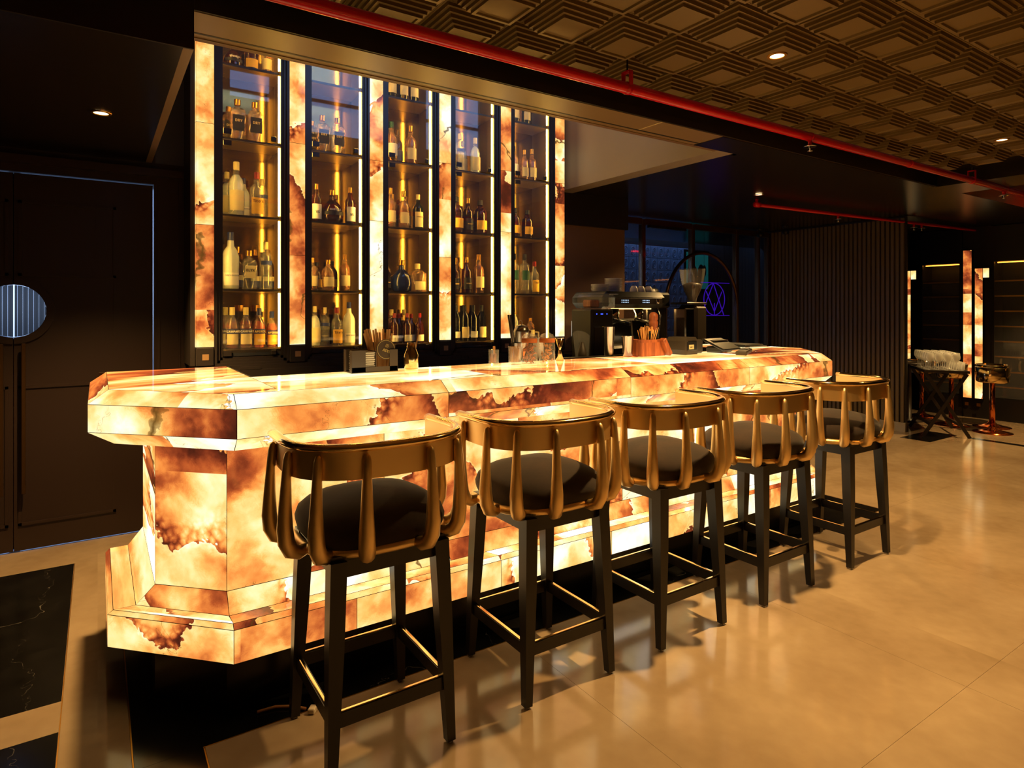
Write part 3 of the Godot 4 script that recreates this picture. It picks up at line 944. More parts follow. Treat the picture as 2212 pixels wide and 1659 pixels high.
func back_bar():
	var where := ["first from the entrance door", "second from the entrance door", "third from the entrance door", "fourth from the entrance door", "fifth from the entrance door", "beside the brown wall, last of the row"]
	for i in 6:
		var c := thing("onyx_column", "slim glowing onyx column of the bottle wall, " + where[i], "column", Vector3(COL_X[i], 0, CAB_Z), 0.0, "onyx columns between the bottle cabinets")
		rng.seed = 100 + i
		var ys := [1.168, 1.75 + rng.randf() * 0.3, 2.42 + rng.randf() * 0.12, CAB_TOP]
		for k in 3:
			var o := Vector2(rng.randf() * 2.4, rng.randf() * 1.2)
			var m: Material = M.onyx if rng.randf() < 0.4 else M.onyx_rust
			light_panel("front_light_panel", [Vector3(0, ys[k], 0), Vector3(0.101, ys[k], 0), Vector3(0.101, ys[k + 1], 0), Vector3(0, ys[k + 1], 0)], m, o, c)
			light_panel("side_light_panel", [Vector3(0, ys[k], -0.088), Vector3(0, ys[k], 0), Vector3(0, ys[k + 1], 0), Vector3(0, ys[k + 1], -0.088)], m, o + Vector2(2.31, 0), c)
			if i == 5: light_panel("side_light_panel", [Vector3(0.101, ys[k], 0), Vector3(0.101, ys[k], -0.088), Vector3(0.101, ys[k + 1], -0.088), Vector3(0.101, ys[k + 1], 0)], m, o, c)
		panel_light(c, Vector3(0.0505, 2.25, 0.006), Vector3.BACK, Vector2(0.095, 2.1), PANEL_LIGHT)
		obj("core", bx(Vector3(0.013, 1.055, -0.32), Vector3(0.088, CAB_TOP, -0.013)), M.core, c)
		var b := begin()
		rbox(b, Vector3(0.050, 1.1095, -0.04), Vector3(0.098, 0.112, 0.10), 0.004)
		obj("base_block", b, M.cabinet_frame, c)
		obj("brass_plate", bx(Vector3(0.034, 1.090, 0.010), Vector3(0.070, 1.126, 0.0125)), M.brass_satin, c)
	for i in 5:
		var c := thing("bottle_cabinet", "tall glazed bottle cabinet with lit shelves, %s" % where[i], "cabinet", Vector3(CAB_X[i], 0, CAB_Z), 0.0, "glazed bottle cabinets")
		var W := CAB_W
		# carcass: mirror back, brass-toned sides, base and plinth moulding
		obj("mirror_back", bx(Vector3(0.03, 1.10, -0.305), Vector3(W - 0.03, CAB_TOP, -0.297)), M.bronze_mirror, c)
		obj("side_panel", bx(Vector3(0.018, 1.10, -0.30), Vector3(0.030, CAB_TOP, -0.03)), M.cabinet_side, c)
		obj("side_panel", bx(Vector3(W - 0.030, 1.10, -0.30), Vector3(W - 0.018, CAB_TOP, -0.03)), M.cabinet_side, c)
		obj("bottom_board", bx(Vector3(0.018, CAB_FLOOR - 0.02, -0.30), Vector3(W - 0.018, CAB_FLOOR, -0.03)), M.cabinet_side, c)
		obj("top_board", bx(Vector3(0.018, CAB_TOP - 0.02, -0.30), Vector3(W - 0.018, CAB_TOP, -0.03)), M.cabinet_frame, c)
		# stepped outer frame
		var f := begin()
		var fw := 0.050
		for q in [[0.0, 0.016, 0.0], [0.016, 0.034, -0.012], [0.034, fw, -0.022]]:
			var z1: float = q[2]
			box(f, Vector3((q[0] + q[1]) * 0.5, (1.05 + CAB_TOP) * 0.5, z1 - 0.02), Vector3(q[1] - q[0], CAB_TOP - 1.05, 0.04))
			box(f, Vector3(W - (q[0] + q[1]) * 0.5, (1.05 + CAB_TOP) * 0.5, z1 - 0.02), Vector3(q[1] - q[0], CAB_TOP - 1.05, 0.04))
			box(f, Vector3(W * 0.5, 1.05 + (q[0] + q[1]) * 0.5, z1 - 0.02), Vector3(W - 2.0 * q[0], q[1] - q[0], 0.04))
		obj("frame", f, M.cabinet_frame, c)
		# two glass doors: below and above the middle rail
		for k in 2:
			var y0: float = 1.105 if k == 0 else SHELVES[2] + 0.006
			var y1: float = SHELVES[2] - 0.006 if k == 0 else CAB_TOP - 0.03
			var g := obj("glass_door", bx(Vector3(fw, y0, -0.030), Vector3(W - fw, y1, -0.026)), M.pane, c)
			for y in ([y1 - 0.03] if k == 0 else [y0 + 0.03]):
				obj("hinge", bx(Vector3(fw + 0.004, y - 0.018, -0.026), Vector3(fw + 0.050, y + 0.014, -0.014)), M.cabinet_frame, g)
			if k == 0: obj("hinge", bx(Vector3(fw + 0.004, 1.108, -0.026), Vector3(fw + 0.050, 1.140, -0.014)), M.cabinet_frame, g)
			var lock := begin()
			rbox(lock, Vector3(W - fw - 0.045, y0 + 0.018, -0.018), Vector3(0.032, 0.034, 0.016), 0.004)
			obj("lock", lock, M.cabinet_frame, g)
		for k in 4:
			var sh := obj("shelf", bx(Vector3(0.03, SHELVES[k] - 0.012, -0.297), Vector3(W - 0.03, SHELVES[k], -0.036 if k == 2 else -0.05)), M.shelf_edge if k != 2 else M.cabinet_frame, c)
			obj("shelf_underside", bx(Vector3(0.032, SHELVES[k] - 0.015, -0.295), Vector3(W - 0.032, SHELVES[k] - 0.0121, -0.055)), M.cabinet_side, sh)
		# light strips in the front corners
		for s in [0.0475, W - 0.056]:
			for k in 5:
				var y0: float = (CAB_FLOOR if k == 0 else SHELVES[k - 1]) + 0.01
				var y1: float = (CAB_TOP if k == 4 else SHELVES[k]) - 0.022
				var l := begin()
				rbox(l, Vector3(s, (y0 + y1) * 0.5, -0.046), Vector3(0.009, y1 - y0, 0.010), 0.002)
				obj("led_strip", l, M.led_warm, c)
	# carcass below the cabinets with stepped mouldings, and the ends
	var base := thing("back_counter", "black moulded base cabinet under the bottle wall", "cabinet", Vector3(0.46, 0, CAB_Z))
	struct("trim_6", bx(Vector3(0.466, 1.055, -4.54), Vector3(0.492, CAB_TOP, -4.22)), M.cabinet_frame)
	var bs := begin()
	box(bs, Vector3(1.44, 0.46, -0.16), Vector3(2.80, 0.92, 0.32))
	for q in [[0.92, 0.95, 0.055], [0.95, 0.975, 0.040], [0.975, 1.02, 0.020], [1.02, 1.05, 0.006]]:
		box(bs, Vector3(1.44, (q[0] + q[1]) * 0.5, (q[2] - 0.32) * 0.5), Vector3(2.82, q[1] - q[0], 0.32 + q[2]))
	obj("carcass", bs, M.cabinet_frame, base)
	for k in 5: obj("drawer_pull", bx(Vector3(0.28 + 0.545 * k, 1.022, 0.006), Vector3(0.40 + 0.545 * k, 1.038, 0.020)), M.cabinet_frame, base)

# ---------------------------------------------------------------- bottles
func bottle_shape(kind: String) -> Array:
	# [outline of the body, height to the cap, cap radius, cap height, square?]
	match kind:
		"gin": return [[Vector2(0, 0), Vector2(0.040, 0), Vector2(0.043, 0.006), Vector2(0.043, 0.165), Vector2(0.036, 0.185), Vector2(0.018, 0.200), Vector2(0.015, 0.225)], 0.018, 0.034, true]
		"vodka": return [[Vector2(0, 0), Vector2(0.038, 0), Vector2(0.041, 0.006), Vector2(0.042, 0.17), Vector2(0.034, 0.20), Vector2(0.018, 0.225), Vector2(0.0145, 0.27)], 0.016, 0.045, false]
		"tall": return [[Vector2(0, 0), Vector2(0.034, 0), Vector2(0.037, 0.006), Vector2(0.037, 0.20), Vector2(0.034, 0.215), Vector2(0.015, 0.228), Vector2(0.013, 0.262)], 0.0145, 0.045, false]
		"aperitif": return [[Vector2(0, 0), Vector2(0.036, 0), Vector2(0.040, 0.006), Vector2(0.040, 0.145), Vector2(0.034, 0.175), Vector2(0.018, 0.200), Vector2(0.015, 0.235)], 0.0165, 0.050, false]
		"whisky": return [[Vector2(0, 0), Vector2(0.036, 0), Vector2(0.039, 0.006), Vector2(0.040, 0.165), Vector2(0.036, 0.185), Vector2(0.019, 0.205), Vector2(0.0145, 0.255)], 0.016, 0.042, false]
		"malt": return [[Vector2(0, 0), Vector2(0.040, 0), Vector2(0.043, 0.006), Vector2(0.045, 0.13), Vector2(0.040, 0.155), Vector2(0.019, 0.178), Vector2(0.015, 0.205)], 0.018, 0.032, false]
		"wine": return [[Vector2(0, 0), Vector2(0.034, 0), Vector2(0.037, 0.006), Vector2(0.037, 0.185), Vector2(0.030, 0.212), Vector2(0.0155, 0.235), Vector2(0.0145, 0.255)], 0.0155, 0.050, false]
		"squat": return [[Vector2(0, 0), Vector2(0.050, 0), Vector2(0.062, 0.012), Vector2(0.068, 0.06), Vector2(0.060, 0.105), Vector2(0.030, 0.135), Vector2(0.016, 0.150), Vector2(0.015, 0.185)], 0.019, 0.034, false]
		"cognac": return [[Vector2(0, 0), Vector2(0.055, 0), Vector2(0.072, 0.015), Vector2(0.075, 0.05), Vector2(0.062, 0.105), Vector2(0.035, 0.14), Vector2(0.017, 0.16), Vector2(0.015, 0.20)], 0.018, 0.035, false]
		"cube": return [[Vector2(0, 0), Vector2(0.046, 0), Vector2(0.049, 0.006), Vector2(0.049, 0.12), Vector2(0.040, 0.135), Vector2(0.018, 0.145), Vector2(0.016, 0.165)], 0.018, 0.034, true]
	return []

var proto := {}
func bottle(kind: String, look: Dictionary, scale := 1.0) -> Node3D:
	# one bottle with glass, drink, paper label and cap; kept once per look and copied
	var key := kind + str(look) + str(scale)
	if proto.has(key): return proto[key]
	var r := Node3D.new()
	var s := bottle_shape(kind)
	var body := []
	for p in s[0]: body.append(p * scale)
	var top: Vector2 = body[-1]
	var seg := 4 if s[3] else 16
	var turn := Basis(Vector3.UP, PI / 4) if s[3] else Basis.IDENTITY
	var widen := 1.28 if s[3] else 1.0
	var prof := []
	for p in body: prof.append(Vector2(p.x * (widen if p.x > 0.03 * scale else 1.0), p.y))
	prof.append(Vector2(0, top.y))
	var st := begin()
	lathe(st, prof, seg, Vector3.ZERO, turn, s[3])
	obj("glass_body", st, M[look.glass], r)
	if look.has("drink"):
		var inn := []
		var lim: float = look.get("level", 0.8) * top.y
		for p in prof:
			if p.y <= lim: inn.append(Vector2(maxf(0.0, p.x - 0.004 * (1.0 if p.x > 0.004 else 0.0)), p.y + 0.004))
		inn.append(Vector2(0, inn[-1].y))
		var d := begin()
		lathe(d, inn, seg, Vector3.ZERO, turn, s[3])
		obj("drink", d, M[look.drink], r)
	var cap := begin()
	var cr: float = s[1] * scale
	var ch: float = s[2] * scale
	lathe(cap, [Vector2(0, top.y - ch * 0.35), Vector2(cr, top.y - ch * 0.35), Vector2(cr, top.y + ch * 0.6), Vector2(cr * 0.9, top.y + ch * 0.65), Vector2(0, top.y + ch * 0.65)], 12, Vector3.ZERO, Basis.IDENTITY, true)
	obj("cap", cap, M[look.cap], r)
	if look.has("label"):
		var y0: float = look.get("ly0", 0.03) * scale
		var y1: float = look.get("ly1", 0.11) * scale
		var rad := 0.0
		for p in body: rad = maxf(rad, p.x)
		var l := begin()
		if s[3]:
			var hw := rad * 0.82
			var zz := rad * 1.28 * 0.7072 + 0.0012
			quad(l, Vector3(-hw * 0.9, y0, zz), Vector3(hw * 0.9, y0, zz), Vector3(hw * 0.9, y1, zz), Vector3(-hw * 0.9, y1, zz))
		else:
			for k in 8:
				var a0 := -1.0 + 2.0 * k / 8
				var a1 := -1.0 + 2.0 * (k + 1) / 8
				var q := func(a, y): return Vector3((rad + 0.001) * sin(a), y, (rad + 0.001) * cos(a))
				quad(l, q.call(a0, y0), q.call(a1, y0), q.call(a1, y1), q.call(a0, y1), [], false)
		var lab := obj("paper_label", l, M[look.label], r)
		if look.has("band"):
			var bnd := begin()
			for k in 8:
				var a0 := -1.0 + 2.0 * k / 8
				var a1 := -1.0 + 2.0 * (k + 1) / 8
				var q := func(a, y): return Vector3((rad + 0.002) * sin(a), y, (rad + 0.002) * cos(a))
				quad(bnd, q.call(a0, y1 - 0.028 * scale), q.call(a1, y1 - 0.028 * scale), q.call(a1, y1 + 0.004), q.call(a0, y1 + 0.004), [], false)
			obj("label_band", bnd, M[look.band], lab)
		if look.has("text"):
			var ty: float = look.get("ty", (y0 + y1) * 0.5 / scale) * scale
			words(look.text, look.get("tsize", 0.016) * scale, M[look.get("ink", "ink")], lab, Vector3(0, ty, (rad * 1.28 * 0.7072 if s[3] else rad) + 0.0035), 0.0)
	proto[key] = r
	return r

const LOOKS := {
	"old_gin": ["gin", {"glass": "gin_glass", "drink": "amber", "level": 0.55, "cap": "cap_gold", "label": "label_black", "ly0": 0.06, "ly1": 0.15, "text": "DRY", "ty": 0.118, "tsize": 0.016, "ink": "ink_gold"}, "square gin bottle with black label"],
	"clear_vodka": ["vodka", {"glass": "clear", "drink": "frosted", "level": 0.9, "cap": "cap_cream", "label": "label_cream", "ly0": 0.03, "ly1": 0.14}, "clear vodka bottle with cream label"],
	"handmade": ["whisky", {"glass": "clear", "cap": "cap_red", "label": "label_yellow", "ly0": 0.02, "ly1": 0.12, "text": "Tito's", "ty": 0.098, "tsize": 0.018}, "clear bottle with yellow craft label"],
	"frosted_tall": ["vodka", {"glass": "frosted", "cap": "cap_blue", "label": "label_white", "ly0": 0.02, "ly1": 0.085, "text": "GREY GOOSE", "ty": 0.07, "tsize": 0.0085, "ink": "ink_blue"}, "tall frosted bottle with blue capsule"],
	"engraved": ["gin", {"glass": "clear", "cap": "cap_gold", "label": "label_cream", "ly0": 0.07, "ly1": 0.15, "text": "ELYX", "ty": 0.12, "tsize": 0.017}, "square clear bottle with cream label"],
	"steel_tall": ["tall", {"glass": "clear", "cap": "cap_cream", "label": "label_blue", "ly0": 0.15, "ly1": 0.175}, "tall clear bottle with blue badge"],
	"herbal": ["whisky", {"glass": "dark_amber", "cap": "cap_gold", "label": "label_blue", "ly0": 0.015, "ly1": 0.09, "band": "label_cream"}, "dark bottle with blue label"],
	"red_bitter": ["aperitif", {"glass": "clear", "drink": "red_drink", "level": 0.85, "cap": "cap_cream", "label": "label_cream", "ly0": 0.03, "ly1": 0.125, "band": "ink_blue", "text": "CAMPARI", "ty": 0.112, "tsize": 0.0135, "ink": "ink_white"}, "red bitter bottle with yellow cap"],
	"orange_aperitif": ["aperitif", {"glass": "clear", "drink": "orange_drink", "level": 0.85, "cap": "cap_blue", "label": "label_yellow", "ly0": 0.025, "ly1": 0.125, "band": "ink_blue", "text": "APEROL", "ty": 0.112, "tsize": 0.0145, "ink": "ink_gold"}, "orange aperitif bottle with blue cap"],
	"whisky_cream": ["whisky", {"glass": "gin_glass", "drink": "amber", "level": 0.82, "cap": "cap_gold", "label": "label_cream", "ly0": 0.04, "ly1": 0.12}, "amber whisky bottle with cream label"],
	"whisky_green": ["whisky", {"glass": "gin_glass", "drink": "amber", "level": 0.82, "cap": "label_green", "label": "label_white", "ly0": 0.05, "ly1": 0.13}, "amber whisky bottle with green cap"],
	"whisky_black": ["whisky", {"glass": "dark_amber", "drink": "dark_amber", "level": 0.82, "cap": "cap_gold", "label": "label_black", "ly0": 0.03, "ly1": 0.12, "text": "WHISKY", "ty": 0.075, "tsize": 0.010, "ink": "ink_gold"}, "dark whisky bottle with black label"],
	"whisky_wide": ["whisky", {"glass": "green_glass", "cap": "cap_cream", "label": "label_cream", "ly0": 0.02, "ly1": 0.14, "text": "LAPHROAIG", "ty": 0.10, "tsize": 0.0085}, "green whisky bottle with white label"],
	"cognac_star": ["whisky", {"glass": "dark_amber", "cap": "cap_gold", "label": "label_white", "ly0": 0.02, "ly1": 0.13, "text": "VS", "ty": 0.07, "tsize": 0.02}, "dark cognac bottle with white label"],
	"cognac_round": ["cognac", {"glass": "dark_amber", "drink": "dark_amber", "level": 0.7, "cap": "cap_gold", "label": "label_black", "ly0": 0.05, "ly1": 0.075, "text": "MARTELL", "ty": 0.085, "tsize": 0.013, "ink": "ink_white"}, "broad round-shouldered dark cognac bottle"],
	"malt_card": ["malt", {"glass": "gin_glass", "drink": "amber", "level": 0.75, "cap": "cap_gold", "label": "label_cream", "ly0": 0.03, "ly1": 0.10}, "short amber malt bottle, cream label"],
	"malt_dark": ["malt", {"glass": "dark_amber", "drink": "dark_amber", "level": 0.8, "cap": "label_black", "label": "label_yellow", "ly0": 0.03, "ly1": 0.09}, "short dark malt bottle, yellow label"],
	"blue_decanter": ["squat", {"glass": "blue_glaze", "cap": "cap_gold"}, "round blue decanter with gold stopper"],
	"square_flask": ["cube", {"glass": "gin_glass", "drink": "amber", "level": 0.45, "cap": "cap_cream", "label": "label_cream", "ly0": 0.015, "ly1": 0.07}, "low square flask with cream cap"],
	"wine": ["wine", {"glass": "wine_glass_dark", "cap": "label_black", "label": "label_cream", "ly0": 0.03, "ly1": 0.115}, "dark wine bottle with cream label"],
	"wine_plain": ["wine", {"glass": "wine_glass_dark", "cap": "label_black", "label": "label_white", "ly0": 0.03, "ly1": 0.08}, "dark wine bottle, low white label"],
	"green_wine": ["wine", {"glass": "green_glass", "cap": "label_green", "label": "label_cream", "ly0": 0.05, "ly1": 0.12}, "green glass bottle with cream label"],
	"soda_mini": ["whisky", {"glass": "dark_amber", "drink": "red_drink", "level": 0.7, "cap": "cap_red", "label": "label_white", "ly0": 0.02, "ly1": 0.08}, "small dark bottle with red cap"],
	"silver_tall": ["tall", {"glass": "clear", "cap": "label_black", "label": "label_green", "ly0": 0.10, "ly1": 0.17}, "tall clear bottle with dark cap"],
}

# what stands where: cabinet, board (0 = floor, then the shelves upwards), then [x across the cabinet, z back from the front, look, scale]
const STOCK := [
	[0, 4, [[0.125, 0.13, "cognac_round", 0.8], [0.245, 0.13, "malt_dark", 0.95], [0.345, 0.13, "whisky_cream", 0.9]]],
	[0, 3, [[0.15, 0.11, "old_gin", 1.12], [0.265, 0.11, "old_gin", 1.12], [0.11, 0.20, "old_gin", 1.0]]],
	[0, 2, [[0.145, 0.12, "clear_vodka", 1.18], [0.275, 0.10, "handmade", 1.05], [0.10, 0.21, "clear_vodka", 1.0], [0.21, 0.21, "frosted_tall", 0.9], [0.335, 0.2, "steel_tall", 0.95]]],
	[0, 1, [[0.105, 0.10, "frosted_tall", 1.22], [0.225, 0.10, "engraved", 1.02], [0.335, 0.10, "steel_tall", 1.08], [0.165, 0.19, "herbal", 1.0], [0.285, 0.19, "herbal", 0.95], [0.37, 0.18, "herbal", 0.95]]],
	[0, 0, [[0.088, 0.20, "red_bitter", 1.0], [0.115, 0.10, "red_bitter", 1.0], [0.203, 0.10, "red_bitter", 1.0], [0.290, 0.10, "orange_aperitif", 0.98], [0.376, 0.10, "orange_aperitif", 0.9], [0.19, 0.20, "herbal", 1.0], [0.30, 0.20, "herbal", 1.0]]],
	[1, 3, [[0.15, 0.11, "old_gin", 1.08], [0.265, 0.11, "old_gin", 1.08], [0.10, 0.20, "old_gin", 0.98]]],
	[1, 2, [[0.095, 0.08, "cognac_star", 0.92], [0.222, 0.11, "cognac_round", 1.05], [0.352, 0.08, "cognac_star", 0.92], [0.15, 0.222, "whisky_black", 0.8], [0.295, 0.222, "whisky_black", 0.8]]],
	[1, 1, [[0.075, 0.12, "malt_card", 1.0], [0.19, 0.10, "malt_card", 0.95], [0.325, 0.12, "whisky_cream", 0.92], [0.25, 0.20, "malt_dark", 0.95], [0.14, 0.21, "malt_dark", 0.9]]],
	[1, 0, [[0.092, 0.10, "clear_vodka", 0.92], [0.173, 0.12, "steel_tall", 0.92], [0.257, 0.10, "handmade", 0.95], [0.350, 0.10, "frosted_tall", 1.02], [0.19, 0.20, "whisky_black", 0.9], [0.29, 0.20, "whisky_black", 0.9]]],
	[2, 4, [[0.12, 0.12, "green_wine", 1.0], [0.22, 0.12, "green_wine", 1.0], [0.31, 0.12, "green_wine", 1.0]]],
	[2, 3, [[0.11, 0.10, "whisky_green", 1.08], [0.275, 0.10, "whisky_cream", 1.06], [0.20, 0.18, "whisky_cream", 0.98]]],
	[2, 2, [[0.10, 0.10, "whisky_cream", 1.04], [0.215, 0.10, "whisky_cream", 1.0], [0.34, 0.10, "whisky_wide", 0.95], [0.155, 0.19, "whisky_black", 0.95], [0.28, 0.19, "whisky_cream", 0.92]]],
	[2, 1, [[0.075, 0.12, "whisky_black", 0.9], [0.195, 0.10, "blue_decanter", 1.15], [0.335, 0.10, "square_flask", 1.15]]],
	[2, 0, [[0.08, 0.14, "soda_mini", 0.78], [0.135, 0.10, "soda_mini", 0.80], [0.19, 0.14, "soda_mini", 0.78], [0.245, 0.10, "soda_mini", 0.80], [0.30, 0.14, "soda_mini", 0.78], [0.355, 0.10, "soda_mini", 0.80], [0.16, 0.21, "red_bitter", 0.95], [0.27, 0.21, "red_bitter", 0.95]]],
	[3, 3, [[0.14, 0.10, "steel_tall", 1.05], [0.29, 0.10, "clear_vodka", 0.98], [0.215, 0.18, "clear_vodka", 0.92]]],
	[3, 2, [[0.105, 0.10, "malt_dark", 1.25], [0.22, 0.10, "whisky_black", 1.0], [0.34, 0.10, "malt_dark", 1.22], [0.16, 0.20, "whisky_black", 0.92], [0.285, 0.20, "whisky_black", 0.92]]],
	[3, 1, [[0.09, 0.10, "whisky_black", 0.92], [0.205, 0.10, "whisky_black", 1.0], [0.325, 0.10, "whisky_cream", 1.1], [0.145, 0.19, "whisky_cream", 1.0]]],
	[3, 0, [[0.10, 0.10, "wine_plain", 1.0], [0.185, 0.10, "wine", 1.0], [0.27, 0.10, "wine_plain", 1.0], [0.355, 0.10, "wine", 1.0], [0.14, 0.19, "wine", 1.0], [0.225, 0.19, "wine_plain", 1.0], [0.31, 0.19, "wine", 1.0]]],
	[4, 4, [[0.13, 0.12, "green_wine", 1.0], [0.25, 0.12, "green_wine", 1.0]]],
	[4, 3, [[0.10, 0.10, "whisky_green", 1.0], [0.215, 0.10, "whisky_cream", 0.94], [0.30, 0.10, "whisky_cream", 1.0]]],
	[4, 2, [[0.11, 0.10, "malt_dark", 1.08], [0.25, 0.10, "malt_dark", 1.05], [0.18, 0.19, "whisky_cream", 0.85]]],
	[4, 1, [[0.105, 0.10, "silver_tall", 1.15], [0.22, 0.10, "silver_tall", 1.15], [0.33, 0.10, "handmade", 0.98]]],
	[4, 0, [[0.30, 0.12, "malt_card", 0.8], [0.12, 0.12, "clear_vodka", 0.9]]],
]

func bottles_build():
	var nth := ["first", "second", "third", "fourth", "fifth", "sixth", "seventh", "eighth"]
	var board := ["floor", "lowest shelf", "second shelf", "third shelf", "top shelf"]
	for s in STOCK:
		for b in s[2]:
			var n := 0
			for o in s[2]:
				if o[0] < b[0]: n += 1
			var lk: Array = LOOKS[b[2]]
			var src := bottle(lk[0], lk[1], b[3])
			var y: float = CAB_FLOOR if s[1] == 0 else SHELVES[s[1] - 1]
			var at := Vector3(CAB_X[s[0]] + 0.5 * CAB_W + (b[0] - 0.5 * CAB_W) * 0.93, y + 0.0005, CAB_Z - 0.03 - b[1])
			var label := "%s, %s on %s, %s cabinet" % [lk[2], nth[n], board[s[1]], nth[s[0]]]
			var o := copy_of(src, "bottle", at, 0.0, label, "bottles in the lit cabinets")
			o.set_meta("category", "bottle")

# ---------------------------------------------------------------- bar stools
func u_point(deg: float, rx: float, rz: float) -> Vector3:
	# horseshoe seen from above, open towards the bar (-z)
	var a := deg_to_rad(deg)
	if absf(deg) <= 90.0: return Vector3(rx * signf(deg) * pow(absf(sin(a)), 0.8), 0, rz * pow(maxf(cos(a), 0.0), 0.8))
	return Vector3(rx * signf(deg) * (1.0 - 0.0006 * (absf(deg) - 90.0)), 0, -(absf(deg) - 90.0) * 0.0052)

func make_stool() -> Node3D:
	var t := thing("bar_stool", "", "bar stool", Vector3.ZERO, 0.0, "brass backed bar stools")
	# four tapering legs with stretchers that carry brass strips
	for sx in [-1.0, 1.0]:
		for sz in [-1.0, 1.0]:
			var top := Vector3(0.168 * sx, 0.655, 0.172 * sz)
			var foot := Vector3(0.194 * sx, 0.008, 0.200 * sz)
			var st := begin()
			var prev := foot
			var mid := foot.lerp(top, 0.62)
			bar(st, foot, mid, Vector2(0.029, 0.029), Vector2(0.046, 0.046))
			bar(st, mid, top, Vector2(0.046, 0.046), Vector2(0.050, 0.050))
			var leg := obj("leg", st, M.wood_black, t)
			var g := begin()
			lathe(g, [Vector2(0, 0), Vector2(0.010, 0), Vector2(0.012, 0.004), Vector2(0.012, 0.010), Vector2(0, 0.010)], 12, Vector3(foot.x, 0, foot.z))
			obj("foot_glide", g, M.glide, leg)
	for k in 4:
		var a := Basis(Vector3.UP, PI / 2 * k)
		var st := begin()
		var d := 0.192 if k % 2 == 0 else 0.186
		var w := 0.352 if k % 2 == 0 else 0.364
		box(st, a * Vector3(0, 0.196, d), Vector3(w, 0.042, 0.018), a)
		var s := obj("stretcher", st, M.wood_black, t)
		var br := begin()
		rbox(br, a * Vector3(0, 0.2195, d), Vector3(w - 0.004, 0.004, 0.011), 0.002, a)
		obj("brass_strip", br, M.brass_polished, s)
		var ap := begin()
		box(ap, a * Vector3(0, 0.628, 0.170 if k % 2 == 0 else 0.166), Vector3(0.31, 0.05, 0.022), a)
		obj("apron", ap, M.wood_black, t)
	# seat ring: a brass tube round the back and sides
	var ring := begin()
	var path := []
	for k in 33:
		var p := u_point(-112.0 + 7.0 * k, 0.232, 0.196)
		path.append(p + Vector3(0, 0.672, 0))
	tube(ring, path, 0.0155, 10)
	obj("seat_ring", ring, M.brass, t)
	# cushion: a plump rounded square
	var cu := begin()
	var rows := []
	for j in 13:
		var u := float(j) / 12.0
		var yy: float
		var sc: float
		if u < 0.5:
			var q := u / 0.5
			yy = 0.668 + 0.060 * (1.0 - cos(q * PI / 2)) * 1.0
			sc = 0.84 + 0.16 * sin(q * PI / 2)
		else:
			var q := (u - 0.5) / 0.5
			yy = 0.728 + 0.088 * sin(q * PI / 2)
			sc = cos(q * PI / 2)
		var r := []
		for k in 40:
			var a := TAU * k / 40
			var c := cos(a)
			var s := sin(a)
			var m := pow(pow(absf(c), 3.2) + pow(absf(s), 3.2), -1.0 / 3.2)
			r.append(Vector3(c * m * 0.226 * sc, yy, s * m * 0.214 * sc))
		rows.append(r)
	for j in 12:
		for k in 40:
			var k1 := (k + 1) % 40
			quad(cu, rows[j][k1], rows[j][k], rows[j + 1][k], rows[j + 1][k1], [], false)
	for k in 40:
		tri(cu, Vector3(0, 0.668, 0), rows[0][k], rows[0][(k + 1) % 40], false)
	obj("seat_cushion", cu, M.velvet, t)
	obj("seat_board", bx(Vector3(-0.19, 0.650, -0.18), Vector3(0.19, 0.668, 0.18)), M.wood_black, t)
	# back rail: a bent brass band with a rolled top edge
	var rail := begin()
	var lip := []
	for k in 48:
		var d0 := -116.0 + 232.0 * k / 48
		var d1 := -116.0 + 232.0 * (k + 1) / 48
		var o0 := u_point(d0, 0.285, 0.243)
		var o1 := u_point(d1, 0.285, 0.243)
		var i0 := u_point(d0, 0.271, 0.229)
		var i1 := u_point(d1, 0.271, 0.229)
		var up := func(p, y): return p + Vector3(0, y, 0)
		var y0 := 0.902
		var y1 := 0.992
		quad(rail, up.call(o1, y0), up.call(o0, y0), up.call(o0, y1), up.call(o1, y1), [], false)
		quad(rail, up.call(i0, y0), up.call(i1, y0), up.call(i1, y1), up.call(i0, y1), [], false)
		quad(rail, up.call(i1, y0), up.call(i0, y0), up.call(o0, y0), up.call(o1, y0))
		quad(rail, up.call(o1, y1), up.call(o0, y1), up.call(i0, y1), up.call(i1, y1))
		if k == 0: quad(rail, up.call(o0, y0), up.call(i0, y0), up.call(i0, y1), up.call(o0, y1))
		if k == 47: quad(rail, up.call(i1, y0), up.call(o1, y0), up.call(o1, y1), up.call(i1, y1))
		lip.append(u_point(d0, 0.284, 0.242) + Vector3(0, 0.996, 0))
	lip.append(u_point(116.0, 0.284, 0.242) + Vector3(0, 0.996, 0))
	obj("back_rail", rail, M.brass, t)
	var ls := begin()
	tube(ls, lip, 0.0125, 10, true, 1.45)
	obj("rolled_edge", ls, M.brass_polished, t)
